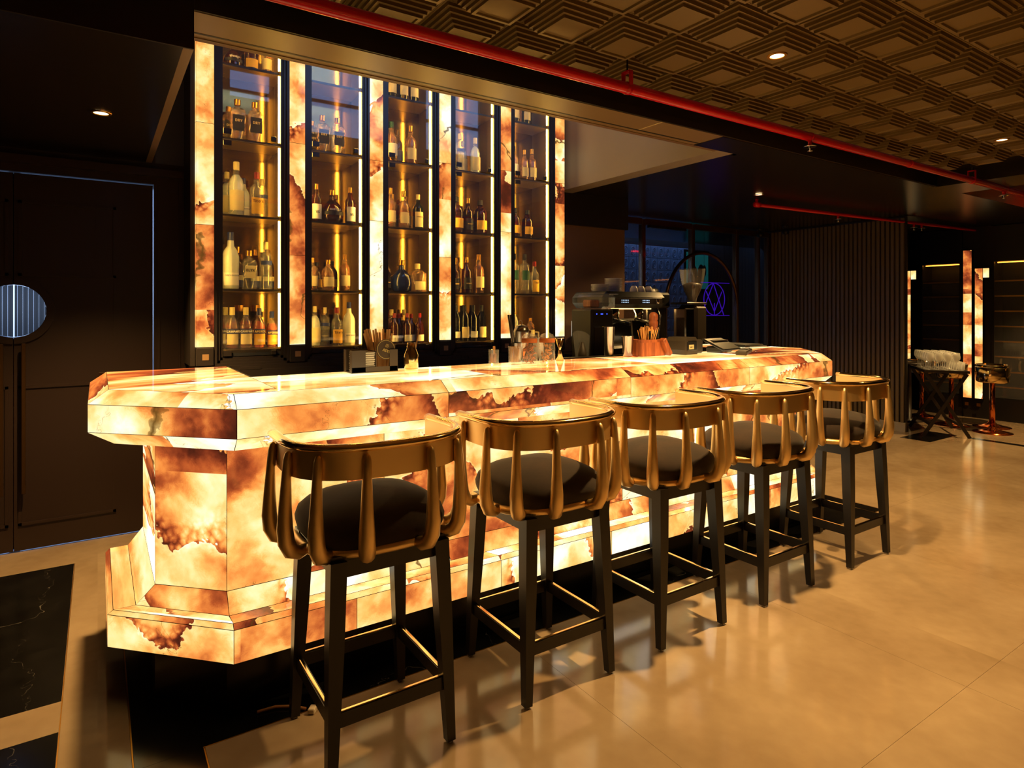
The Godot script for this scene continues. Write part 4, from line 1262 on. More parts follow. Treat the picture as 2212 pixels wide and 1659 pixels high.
	# eight spindles: hooked in under the seat ring, full below, slender at the top
	for d in [-105.0, -75.0, -46.0, -15.0, 15.0, 46.0, 75.0, 105.0]:
		var sp := begin()
		var dir := u_point(d, 1.0, 1.0)
		dir = Vector3(u_point(d, 0.285, 0.243).x, 0, u_point(d, 0.285, 0.243).z)
		var out := Vector3(dir.x, 0, maxf(dir.z, 0.0)).normalized() if absf(d) < 90 else Vector3(signf(d), 0, 0)
		var base := u_point(d, 0.232, 0.196)
		var pts := [base + Vector3(0, 0.672, 0), base + out * 0.028 + Vector3(0, 0.668, 0), base + out * 0.054 + Vector3(0, 0.680, 0), base + out * 0.068 + Vector3(0, 0.708, 0), base + out * 0.073 + Vector3(0, 0.75, 0), base + out * 0.072 + Vector3(0, 0.82, 0), base + out * 0.068 + Vector3(0, 0.90, 0), base + out * 0.064 + Vector3(0, 0.955, 0), base + out * 0.062 + Vector3(0, 0.972, 0), base + out * 0.061 + Vector3(0, 0.978, 0)]
		tube(sp, pts, [0.0165, 0.0215, 0.0245, 0.0250, 0.0235, 0.0185, 0.0145, 0.0130, 0.0095, 0.003], 12)
		obj("spindle", sp, M.brass, t)
	return t

func stools_build():
	var first := make_stool()
	first.position = Vector3(0.757, 0, -2.0)
	first.set_meta("label", "nearest brass-backed bar stool, at the left end of the onyx counter")
	var rest := [[1.45, "second brass-backed bar stool from the left end of the counter"], [2.12, "middle brass-backed bar stool of the row of five"], [2.81, "fourth brass-backed bar stool from the left, second from far end"], [3.575, "farthest brass-backed bar stool, at the right end of the counter"]]
	for r in rest: copy_of(first, "bar_stool", Vector3(r[0], 0, -2.0), 0.0, r[1], "brass backed bar stools")

# ---------------------------------------------------------------- things on the worktop
const TOP := 1.1175
func cup_shape(r0: float, r1: float, h: float, wall := 0.003, foot := 0.004) -> SurfaceTool:
	# an open tumbler with walls of some thickness
	var st := begin()
	lathe(st, [Vector2(0, 0), Vector2(r0, 0), Vector2(r1, h), Vector2(r1 - wall, h), Vector2(r0 - wall, foot), Vector2(0, foot)], 24, Vector3.ZERO, Basis.IDENTITY, true)
	return st

func sticks(n: int, len: float, r: float, spread: float, rad: float, y: float, sd: int, flat := 1.0) -> SurfaceTool:
	rng.seed = sd
	var st := begin()
	for k in n:
		var a := rng.randf() * TAU
		var p := Vector3(cos(a) * spread * rng.randf(), y, sin(a) * spread * rng.randf())
		var lean := Vector3(p.x * rad + (rng.randf() - 0.5) * 0.2, 1, p.z * rad + (rng.randf() - 0.5) * 0.2).normalized()
		tube(st, [p, p + lean * len * (0.9 + 0.2 * rng.randf())], r, 5, true, flat)
	return st

func counter_things():
	# napkin caddy
	var c := thing("napkin_caddy", "brown metal bar caddy holding napkins, stirrers and a round coaster", "caddy", Vector3(1.036, TOP, -2.725))
	var b := begin()
	box(b, Vector3(0, 0.002, 0), Vector3(0.216, 0.004, 0.11))
	box(b, Vector3(-0.076, 0.052, 0.0535), Vector3(0.062, 0.096, 0.003))
	box(b, Vector3(0.088, 0.052, 0.0535), Vector3(0.038, 0.096, 0.003))
	box(b, Vector3(0, 0.014, 0.0535), Vector3(0.216, 0.022, 0.003))
	box(b, Vector3(0, 0.052, -0.0535), Vector3(0.216, 0.096, 0.003))
	box(b, Vector3(0.1065, 0.052, 0), Vector3(0.003, 0.096, 0.107))
	for z in [-0.041, 0.041]: box(b, Vector3(-0.1065, 0.052, z), Vector3(0.003, 0.096, 0.026))
	box(b, Vector3(0.005, 0.05, 0), Vector3(0.003, 0.09, 0.104))
	obj("tray", b, M.caddy, c)
	for k in 9:
		var nst := begin()
		rbox(nst, Vector3(-0.044 + 0.0012 * (k % 3), 0.0095 + 0.0098 * k, 0.003), Vector3(0.088, 0.0088, 0.094), 0.003)
		obj("napkin", nst, M.paper, c)
	rng.seed = 5
	for k in 14:
		var s := begin()
		var x := -0.012 + 0.105 * k / 13.0
		var a := Vector3(x * 0.6 + 0.03, 0.01, -0.030 + 0.02 * rng.randf())
		var e := Vector3(-0.035 + 0.15 * k / 13.0 + (rng.randf() - 0.5) * 0.02, 0.165 + 0.028 * rng.randf(), -0.03 + 0.02 * rng.randf())
		bar(s, a, e, Vector2(0.009, 0.0018), Vector2(0.009, 0.0018), Vector3.BACK)
		obj("stirrer", s, M.straw, c)
	var co := begin()
	var tilt := Basis(Vector3.RIGHT, PI / 2 - 0.12)
	lathe(co, [Vector2(0, -0.0015), Vector2(0.046, -0.0015), Vector2(0.046, 0.0015), Vector2(0, 0.0015)], 32, Vector3(0.055, 0.100, 0.044), tilt, true)
	var cs := obj("coaster", co, M.caddy, c)
	var rg := begin()
	lathe(rg, [Vector2(0.0405, 0.0018), Vector2(0.0425, 0.0018)], 32, Vector3(0.055, 0.100, 0.044), tilt)
	obj("printed_ring", rg, M.ink_gold, cs)
	words("ASYI", 0.013, M.ink_gold, cs, Vector3(0.055, 0.094, 0.0485), 0.0, "lettering", -0.35)
	var em := begin()
	var eb := Basis(Vector3.BACK, -0.35)
	for q in [[-0.006, 0, 0.0015, 0.0135], [0.006, 0, 0.0015, 0.0135], [0, 0.006, 0.0135, 0.0015], [0, -0.006, 0.0135, 0.0015], [0, 0, 0.0015, 0.012], [0, 0, 0.007, 0.0015]]:
		box(em, Vector3(0.059, 0.117, 0.0478) + eb * Vector3(q[0], q[1], 0), Vector3(q[2], q[3], 0.0008), eb)
	obj("printed_emblem", em, M.ink_gold, cs)
	# gilt glass jar with a stirrer
	var j := thing("mirrored_jar", "small gold mirrored glass jar beside the napkin caddy", "jar", Vector3(1.240, TOP, -2.735))
	var st := begin()
	lathe(st, [Vector2(0, 0), Vector2(0.030, 0), Vector2(0.033, 0.006), Vector2(0.036, 0.050), Vector2(0.033, 0.068), Vector2(0.021, 0.098), Vector2(0.021, 0.124), Vector2(0.019, 0.124), Vector2(0.019, 0.098), Vector2(0.030, 0.068), Vector2(0.032, 0.05), Vector2(0.029, 0.008), Vector2(0, 0.006)], 24)
	obj("body", st, M.brass_polished, j)
	st = begin()
	tube(st, [Vector3(0.005, 0.010, 0), Vector3(0.045, 0.19, -0.01)], 0.0028, 6)
	obj("stirrer", st, M.straw, j)
	# two glasses
	j = thing("garnish_glass", "small clear glass of orange garnish, left of the straw glass", "glass", Vector3(1.700, TOP, -2.735))
	obj("glass", cup_shape(0.026, 0.028, 0.075, 0.002, 0.008), M.clear, j)
	obj("garnish", sticks(16, 0.045, 0.004, 0.018, 3.0, 0.009, 21), M.citrus, j)
	st = begin()
	bar(st, Vector3(0.004, 0.012, 0), Vector3(0.002, 0.092, 0), Vector2(0.011, 0.003), Vector2(0.013, 0.003))
	obj("peg", st, M.straw, j)
	j = thing("pick_glass", "clear tumbler packed with wooden cocktail picks", "glass", Vector3(1.771, TOP, -2.646))
	obj("glass", cup_shape(0.032, 0.034, 0.092, 0.002, 0.014), M.clear, j)
	obj("cocktail_picks", sticks(70, 0.072, 0.0013, 0.027, 4.0, 0.016, 22), M.straw, j).set_meta("kind", "stuff")
	# two lidded jars of dried citrus
	for k in 2:
		j = thing("storage_jar", ["lidded glass jar of dried citrus peel, left of the pair", "lidded glass jar of dried blossoms, right of the pair"][k], "jar", Vector3([1.880, 1.972][k], TOP, [-2.672, -2.640][k]), 0.0, "lidded garnish jars")
		st = begin()
		lathe(st, [Vector2(0, 0), Vector2(0.039, 0), Vector2(0.042, 0.004), Vector2(0.042, 0.095), Vector2(0.038, 0.108), Vector2(0.038, 0.120)], 28)
		obj("glass_body", st, M.clear, j)
		st = begin()
		lathe(st, [Vector2(0.040, 0.108), Vector2(0.0415, 0.110), Vector2(0.0415, 0.128), Vector2(0.039, 0.130)], 28)
		obj("seal", st, M.citrus, j)
		st = begin()
		lathe(st, [Vector2(0.040, 0.130), Vector2(0.038, 0.140), Vector2(0.028, 0.152), Vector2(0.010, 0.158), Vector2(0, 0.158)], 28)
		obj("lid", st, M.clear, j)
		rng.seed = 300 + k
		st = begin()
		for n in 46:
			var a := rng.randf() * TAU
			var r := 0.028 * sqrt(rng.randf())
			var p := Vector3(cos(a) * r, 0.008 + 0.088 * rng.randf(), sin(a) * r)
			var dv := Vector3(rng.randf() - 0.5, rng.randf() - 0.5, rng.randf() - 0.5).normalized()
			var sv := dv.cross(Vector3(rng.randf(), 0.3, rng.randf())).normalized()
			var l := (0.016 if k == 0 else 0.007)
			tube(st, [p - dv * l + sv * 0.004, p, p + dv * l + sv * 0.005], 0.0035 if k == 0 else 0.005, 5, true, 0.6)
		obj("dried_garnish", st, M.citrus if k == 0 else M.straw, j).set_meta("kind", "stuff")
	# bar tools in a tin behind
	j = thing("bar_tool_holder", "steel shaker tin holding tongs, a strainer and bar spoons", "tool holder", Vector3(1.930, TOP - 0.0325, -2.86))
	obj("tin", cup_shape(0.030, 0.036, 0.13, 0.002), M.steel, j)
	st = begin()
	for s in [-1.0, 1.0]: bar(st, Vector3(-0.012, 0.02, 0.004 * s), Vector3(-0.052, 0.285, 0.010 * s), Vector2(0.009, 0.003), Vector2(0.010, 0.003))
	obj("tongs", st, M.steel, j)
	st = begin()
	lathe(st, [Vector2(0.030, 0.10), Vector2(0.044, 0.19), Vector2(0.044, 0.195), Vector2(0.034, 0.220), Vector2(0.012, 0.230), Vector2(0, 0.230)], 24, Vector3(0.018, 0, 0), Basis(Vector3.BACK, -0.06))
	obj("strainer", st, M.steel, j)
	st = begin()
	var loop := []
	for k in 13: loop.append(Vector3(0.022 + 0.014 * cos(PI * k / 12), 0.228 + 0.026 * sin(PI * k / 12), 0))
	tube(st, loop, 0.002, 6)
	obj("strainer_loop", st, M.steel, j)
	st = begin()
	bar(st, Vector3(0.010, 0.02, 0.014), Vector3(0.062, 0.20, 0.020), Vector2(0.030, 0.004), Vector2(0.036, 0.004))
	obj("scoop", st, M.copper, j)
	# white dispenser behind
	j = thing("pump_bottle", "white pump bottle behind the garnish jars", "bottle", Vector3(2.075, TOP - 0.0325, -2.86))
	st = begin()
	lathe(st, [Vector2(0, 0), Vector2(0.030, 0), Vector2(0.030, 0.12), Vector2(0.022, 0.135), Vector2(0.010, 0.14), Vector2(0.010, 0.155), Vector2(0, 0.155)], 20)
	obj("body", st, M.china, j)
	st = begin()
	tube(st, [Vector3(0, 0.155, 0), Vector3(0, 0.185, 0), Vector3(-0.022, 0.187, 0)], 0.005, 8)
	obj("pump", st, M.label_cream, j)
	# jigger
	j = thing("jigger", "brass double jigger standing by the rear edge", "jigger", Vector3(2.130, TOP, -2.735))
	st = begin()
	lathe(st, [Vector2(0, 0.0), Vector2(0.022, 0.0), Vector2(0.023, 0.001), Vector2(0.006, 0.056), Vector2(0.006, 0.060), Vector2(0.026, 0.124), Vector2(0.024, 0.124), Vector2(0.004, 0.064), Vector2(0, 0.062)], 24)
	obj("body", st, M.brass_polished, j)
	st = begin()
	lathe(st, [Vector2(0.026, 0.122), Vector2(0.0275, 0.124), Vector2(0.026, 0.1265), Vector2(0.024, 0.124)], 24)
	obj("rolled_rim", st, M.chrome, j)
	# clear ice scoop holder
	j = thing("acrylic_holder", "clear curved acrylic holder standing beside the last onyx column", "holder", Vector3(2.44, TOP - 0.0325, -2.93))
	st = begin()
	for k in 12:
		var a0 := -1.2 + 2.4 * k / 12
		var a1 := -1.2 + 2.4 * (k + 1) / 12
		var p := func(a, y): return Vector3(sin(a) * (0.052 + y * 0.12), y, -cos(a) * (0.035 + 0.1 * y) + 0.03)
		for q in [[0.0, 0.11], [0.11, 0.185]]:
			quad(st, p.call(a0, q[0]), p.call(a1, q[0]), p.call(a1, q[1] * (1.0 - 0.12 * a1 * a1 if q[1] > 0.15 else 1.0)), p.call(a0, q[1] * (1.0 - 0.12 * a0 * a0 if q[1] > 0.15 else 1.0)), [], false)
	obj("shell", st, M.clear, j)
	st = begin()
	box(st, Vector3(0, 0.003, 0.005), Vector3(0.11, 0.006, 0.09))
	obj("foot", st, M.plastic_black, j)
	st = begin()
	lathe(st, [Vector2(0, 0.006), Vector2(0.03, 0.006), Vector2(0.026, 0.06), Vector2(0.010, 0.115), Vector2(0, 0.118)], 16, Vector3(0.015, 0, 0))
	obj("pourer", st, M.plastic_grey, j)
	# shaker tins
	for k in 2:
		j = thing("shaker_tin", ["tall steel shaker tin left of the wooden box", "short steel shaker tin touching the wooden box"][k], "shaker", Vector3([2.575, 2.650][k], TOP + (0.0035 if true else 0.0), [-2.825, -2.742][k]) - Vector3(0, 0.0 if k == 0 else 0.0035, 0), 0.0, "steel shaker tins")
		st = begin()
		var hh: float = [0.172, 0.120][k]
		lathe(st, [Vector2(0, 0), Vector2(0.026, 0), Vector2(0.028, 0.004), Vector2(0.036, hh), Vector2(0.0375, hh + 0.002), Vector2(0.035, hh), Vector2(0.027, 0.006), Vector2(0, 0.005)], 24)
		obj("body", st, M.steel, j)
	# wooden box with straws, peppermill and muddlers
	j = thing("wooden_box", "reddish wooden box holding straws and a peppermill, left of the card machine", "box", Vector3(2.79, TOP, -2.722))
	for q in [[Vector3(0, 0.05, 0.054), Vector3(0.20, 0.10, 0.008)], [Vector3(0, 0.05, -0.050), Vector3(0.20, 0.10, 0.008)], [Vector3(-0.096, 0.05, 0.002), Vector3(0.008, 0.10, 0.097)], [Vector3(0.096, 0.05, 0.002), Vector3(0.008, 0.10, 0.097)], [Vector3(0, 0.004, 0.002), Vector3(0.185, 0.008, 0.096)]]:
		st = begin()
		rbox(st, q[0], q[1], 0.0015)
		obj("board", st, M.wood_red, j)
	obj("straws", sticks(60, 0.155, 0.0026, 0.03, 7.0, 0.012, 33), M.straw, j).set_meta("kind", "stuff")
	st = begin()
	lathe(st, [Vector2(0, 0.01), Vector2(0.026, 0.01), Vector2(0.028, 0.03), Vector2(0.022, 0.11), Vector2(0.021, 0.16), Vector2(0.027, 0.185), Vector2(0.028, 0.205), Vector2(0.023, 0.212), Vector2(0.028, 0.222), Vector2(0.027, 0.248), Vector2(0.016, 0.262), Vector2(0, 0.265)], 24, Vector3(0.058, 0, 0))
	obj("peppermill", st, M.wood_red, j)
	st = begin()
	for k in 3: lathe(st, [Vector2(0, 0.02), Vector2(0.012, 0.02), Vector2(0.012, 0.10), Vector2(0.018, 0.13), Vector2(0.010, 0.15), Vector2(0, 0.152)], 12, Vector3(0.0 + 0.022 * k, 0, 0.028 - 0.02 * (k % 2)))
	obj("muddlers", st, M.plastic_black, j)
	# a loose wooden block leaning on the box
	j = thing("wooden_block", "small wooden menu block leaning against the wooden box", "block", Vector3(2.905, TOP, -2.655))
	st = begin()
	rbox(st, Vector3(-0.022, 0.054, 0), Vector3(0.030, 0.112, 0.045), 0.004, Basis(Vector3.BACK, 0.55))
	obj("block", st, M.wood_red, j)
	# card machine
	j = thing("receipt_printer", "rounded black receipt printer with a white sticker", "printer", Vector3(3.08, TOP, -2.70), 0.10)
	st = begin()
	var prof := [Vector2(-0.062, 0.0), Vector2(0.062, 0.0), Vector2(0.070, 0.03), Vector2(0.066, 0.085), Vector2(0.045, 0.108), Vector2(-0.045, 0.108), Vector2(-0.066, 0.085), Vector2(-0.070, 0.03)]
	for k in 8:
		var a: Vector2 = prof[k]
		var e: Vector2 = prof[(k + 1) % 8]
		quad(st, Vector3(e.x, e.y, 0.07), Vector3(e.x, e.y, -0.07), Vector3(a.x, a.y, -0.07), Vector3(a.x, a.y, 0.07))
		tri(st, Vector3(0, 0.05, 0.076), Vector3(a.x, a.y, 0.07), Vector3(e.x, e.y, 0.07))
		tri(st, Vector3(0, 0.05, -0.07), Vector3(e.x, e.y, -0.07), Vector3(a.x, a.y, -0.07))
	obj("case", st, M.plastic_grey, j)
	st = begin()
	rbox(st, Vector3(0, 0.055, 0.0745), Vector3(0.098, 0.060, 0.006), 0.003)
	obj("front_plate", st, M.plastic_black, j)
	st = begin()
	box(st, Vector3(-0.012, 0.048, 0.0785), Vector3(0.050, 0.028, 0.0012))
	var lab := obj("sticker", st, M.label_cream, j)
	words("BAR 1", 0.008, M.ink, lab, Vector3(-0.012, 0.047, 0.0796))
	st = begin()
	rbox(st, Vector3(0.112, 0.046, -0.01), Vector3(0.080, 0.088, 0.13), 0.010)
	obj("paper_housing", st, M.plastic_grey, j)
	# order tablet on a sloping stand
	j = thing("order_tablet", "black order tablet on a sloping stand at the counter's far part", "tablet", Vector3(3.42, TOP, -2.66), 0.20)
	st = begin()
	rbox(st, Vector3(0, 0.052, 0), Vector3(0.24, 0.014, 0.16), 0.004, Basis(Vector3.RIGHT, 0.42))
	obj("screen_case", st, M.plastic_black, j)
	st = begin()
	rbox(st, Vector3(0, 0.020, -0.02), Vector3(0.16, 0.04, 0.11), 0.008)
	obj("stand", st, M.plastic_grey, j)
	st = begin()
	rbox(st, Vector3(0.02, 0.078, -0.055), Vector3(0.20, 0.006, 0.08), 0.002, Basis(Vector3.RIGHT, 0.1))
	obj("menu_sheet", st, M.plastic_grey, j)
	j = thing("payment_terminal", "small dark payment terminal in front of the order tablet", "card reader", Vector3(3.36, TOP, -2.45), 0.4)
	st = begin()
	rbox(st, Vector3(0, 0.018, 0), Vector3(0.15, 0.024, 0.07), 0.006, Basis(Vector3.BACK, 0.10))
	obj("case", st, M.plastic_grey, j)
	st = begin()
	rbox(st, Vector3(0.03, 0.035, 0), Vector3(0.06, 0.002, 0.05), 0.0008, Basis(Vector3.BACK, 0.10))
	obj("display", st, M.plastic_black, j)
	# menu boards at the far end
	for k in 2:
		j = thing("menu_card", ["upper thin menu card lying by the fluted wall end of the counter", "lower thin menu card lying by the fluted wall end of the counter"][k], "menu", Vector3(4.10, TOP + 0.010 - 0.0098 * k, -3.05 + 0.03 * k), 0.05 * k, "menu cards at the counter's far end")
		st = begin()
		rbox(st, Vector3(0, 0.0045, 0), Vector3(0.22, 0.009, 0.30), 0.002)
		obj("cover", st, M.plastic_black, j)
		st = begin()
		box(st, Vector3(0, 0.0045, 0.0), Vector3(0.216, 0.004, 0.302))
		obj("pages", st, M.paper, j)

# ---------------------------------------------------------------- coffee corner
func coffee_corner():
	var y := 1.02
	var c := thing("coffee_counter", "dark back counter that carries the coffee machine", "counter", Vector3(3.32, 0, -4.42))
	obj("carcass", bx(Vector3(0, 0, 0), Vector3(1.42, y - 0.04, 0.86)), M.wall_dark, c)
	obj("worktop", bx(Vector3(-0.01, y - 0.04, 0), Vector3(1.44, y, 0.88)), M.plinth, c)
	# espresso machine
	var m := thing("coffee_machine", "black and steel two-group coffee machine with lit buttons", "coffee machine", Vector3(3.665, y, -3.93))
	var st := begin()
	rbox(st, Vector3(0, 0.15, -0.10), Vector3(0.60, 0.30, 0.30), 0.02)
	obj("body", st, M.steel, m)
	st = begin()
	rbox(st, Vector3(0, 0.045, 0.10), Vector3(0.64, 0.09, 0.36), 0.02)
	obj("drip_base", st, M.plastic_black, m)
	st = begin()
	rbox(st, Vector3(0, 0.455, 0.03), Vector3(0.70, 0.135, 0.46), 0.045)
	obj("head", st, M.plastic_black, m)
	st = begin()
	rbox(st, Vector3(0, 0.445, 0.258), Vector3(0.56, 0.055, 0.012), 0.004)
	var p := obj("control_panel", st, M.plastic_grey, m)
	for k in 2:
		for i in 5:
			for j in 2:
				st = begin()
				rbox(st, Vector3(-0.185 + 0.235 * k + 0.017 * i, 0.452 - 0.016 * j, 0.266), Vector3(0.007, 0.007, 0.004), 0.001)
				obj("button_light", st, M.button_light, p)
	st = begin()
	lathe(st, [Vector2(0, 0), Vector2(0.022, 0), Vector2(0.022, 0.014), Vector2(0.018, 0.018), Vector2(0, 0.018)], 20, Vector3(0.215, 0.445, 0.262), Basis(Vector3.RIGHT, PI / 2))
	obj("steam_knob", st, M.chrome, p)
	for s in [-0.15, 0.12]:
		st = begin()
		lathe(st, [Vector2(0, 0.285), Vector2(0.035, 0.285), Vector2(0.038, 0.30), Vector2(0.038, 0.385), Vector2(0, 0.385)], 20, Vector3(s, 0, 0.14))
		var g := obj("group_head", st, M.chrome, m)
		st = begin()
		tube(st, [Vector3(s, 0.285, 0.17), Vector3(s + 0.005, 0.275, 0.25), Vector3(s + 0.005, 0.262, 0.31)], [0.012, 0.014, 0.017], 10)
		obj("filter_handle", st, M.plastic_black, g)
	for s in [-0.29, 0.29]:
		st = begin()
		tube(st, [Vector3(s, 0.40, 0.20), Vector3(s, 0.33, 0.23), Vector3(s * 0.98, 0.14, 0.21)], 0.006, 8)
		obj("steam_wand", st, M.chrome, m)
	st = begin()
	box(st, Vector3(0, 0.22, 0.055), Vector3(0.58, 0.13, 0.004))
	obj("splash_back", st, M.chrome, m)
	st = begin()
	rbox(st, Vector3(0.08, 0.384, 0.10), Vector3(0.46, 0.008, 0.012), 0.002)
	obj("work_light", st, M.work_light, m)
	var wl := AreaLight3D.new()
	wl.name = "work_glow"
	m.add_child(wl)
	wl.area_size = Vector2(0.46, 0.012)
	wl.position = Vector3(0.08, 0.378, 0.10)
	wl.rotation = Vector3(-PI / 2, 0, 0)
	wl.light_color = Color(1.0, 0.80, 0.48)
	wl.light_energy = 0.25
	wl.area_range = 8.0
	wl.shadow_enabled = true
	# plates and cups on the machine
	var top := Vector3(0, y + 0.523, 0)
	var pl := begin()
	lathe(pl, [Vector2(0, 0), Vector2(0.045, 0), Vector2(0.075, 0.008), Vector2(0.075, 0.011), Vector2(0.045, 0.004), Vector2(0, 0.004)], 28)
	var plate := done(pl)
	var nth := ["first", "second", "third", "fourth", "fifth", "sixth", "seventh", "eighth", "ninth", "tenth", "eleventh"]
	var spots := [[3.475, -3.92, 6], [3.635, -3.93, 11]]
	for s in 2:
		for k in spots[s][2]:
			var o := thing("saucer", "white saucer, %s from the bottom of the %s stack on the coffee machine" % [nth[k], ["low left", "tall right"][s]], "saucer", Vector3(spots[s][0], top.y + 0.0105 * k, spots[s][1]), 0.0, "stacked white saucers")
			obj("dish", plate, M.china, o)
	var cu := begin()
	lathe(cu, [Vector2(0.034, 0), Vector2(0.036, 0.004), Vector2(0.032, 0.030), Vector2(0.020, 0.050), Vector2(0.018, 0.052), Vector2(0, 0.052)], 24)
	var cup := done(cu)
	for k in 3:
		var o := thing("coffee_cup", "white coffee cup upside down on the coffee machine, %s of three" % ["left", "middle", "right"][k], "cup", Vector3(3.735 + 0.085 * k, top.y, -3.79), 0.0, "upturned white cups")
		obj("bowl", cup, M.china, o)
		st = begin()
		var lp := []
		for i in 9: lp.append(Vector3(0.030 + 0.018 * sin(PI * i / 8), 0.012 + 0.028 * i / 8, 0))
		tube(st, lp, 0.003, 6)
		obj("handle", st, M.china, o)
	# second, taller machine body behind: grinder with its glass hopper
	m = thing("coffee_grinder", "large coffee grinder with a clear hopper of beans", "grinder", Vector3(4.47, y, -3.80))
	st = begin()
	rbox(st, Vector3(0, 0.21, 0), Vector3(0.17, 0.42, 0.22), 0.03)
	obj("body", st, M.plastic_grey, m)
	st = begin()
	rbox(st, Vector3(-0.145, 0.26, 0.03), Vector3(0.12, 0.26, 0.14), 0.01)
	obj("steel_chute", st, M.chrome, m)
	st = begin()
	rbox(st, Vector3(-0.05, 0.432, 0.0), Vector3(0.26, 0.018, 0.20), 0.005)
	obj("top_plate", st, M.steel, m)
	st = begin()
	lathe(st, [Vector2(0.038, 0.442), Vector2(0.040, 0.475), Vector2(0.075, 0.55), Vector2(0.100, 0.64), Vector2(0.113, 0.735), Vector2(0.114, 0.742)], 28)
	obj("hopper", st, M.clear, m)
	st = begin()
	lathe(st, [Vector2(0, 0.452), Vector2(0.034, 0.452), Vector2(0.037, 0.476), Vector2(0.070, 0.55), Vector2(0.086, 0.60), Vector2(0.05, 0.618), Vector2(0, 0.625)], 28)
	obj("coffee_beans", st, M.bean, m).set_meta("kind", "stuff")
	st = begin()
	lathe(st, [Vector2(0, 0), Vector2(0.018, 0), Vector2(0.018, 0.02), Vector2(0, 0.022)], 16, Vector3(0.03, 0.10, 0.11), Basis(Vector3.RIGHT, PI / 2))
	obj("knob", st, M.chrome, m)
	# black hood between the two
	m = thing("coffee_tamper_station", "black boxed machine with curved lid between coffee machine and grinder", "machine", Vector3(4.20, y, -4.12))
	st = begin()
	rbox(st, Vector3(0, 0.46, 0), Vector3(0.30, 0.14, 0.36), 0.02)
	obj("hood", st, M.plastic_black, m)
	st = begin()
	rbox(st, Vector3(0, 0.20, 0), Vector3(0.26, 0.40, 0.30), 0.01)
	obj("case", st, M.steel, m)
	st = begin()
	lathe(st, [Vector2(0.13, 0.53), Vector2(0.12, 0.56), Vector2(0.08, 0.58), Vector2(0, 0.585)], 24)
	obj("lid", st, M.plastic_black, m)
	st = begin()
	rbox(st, Vector3(-0.06, 0.20, 0.154), Vector3(0.012, 0.012, 0.006), 0.002)
	obj("status_light", st, M.green_light, m)
	# small refrigerator of bottles / warmer on the left
	m = thing("ice_maker", "black countertop appliance with blue lit buttons beside the brown wall", "appliance", Vector3(3.36, y - 0.0, -3.66))
	m.position = Vector3(3.13, y, -3.62)
	st = begin()
	rbox(st, Vector3(0, 0.19, 0), Vector3(0.22, 0.38, 0.24), 0.012)
	obj("case", st, M.plastic_black, m)
	st = begin()
	rbox(st, Vector3(0, 0.15, 0.121), Vector3(0.17, 0.20, 0.006), 0.003)
	obj("window_front", st, M.plastic_grey, m)
	for k in 3:
		st = begin()
		rbox(st, Vector3(-0.06 + 0.05 * k, 0.345, 0.122), Vector3(0.022 if k == 1 else 0.008, 0.009, 0.004), 0.001)
		obj("button_light", st, M.blue_light, m)
	m = thing("plastic_tub", "clear plastic tub with lid on top of the black appliance", "container", Vector3(3.17, y + 0.381, -3.62))
	st = begin()
	rbox(st, Vector3(0, 0.055, 0), Vector3(0.26, 0.11, 0.18), 0.02)
	obj("tub", st, M.clear, m)
	st = begin()
	rbox(st, Vector3(0, 0.114, 0), Vector3(0.28, 0.008, 0.20), 0.003)
	obj("lid", st, M.clear, m)
	st = begin()
	rbox(st, Vector3(-0.05, 0.040, 0), Vector3(0.09, 0.06, 0.10), 0.01)
	obj("content", st, M.wood_red, m)
	# prop under the appliance: it stands on its own small cabinet
	c = thing("appliance_cabinet", "dark low cabinet under the black appliance", "cabinet", Vector3(3.12, 0, -3.66))
	obj("carcass", bx(Vector3(-0.16, 0, -0.16), Vector3(0.16, y - 0.0005, 0.18)), M.wall_dark, c)

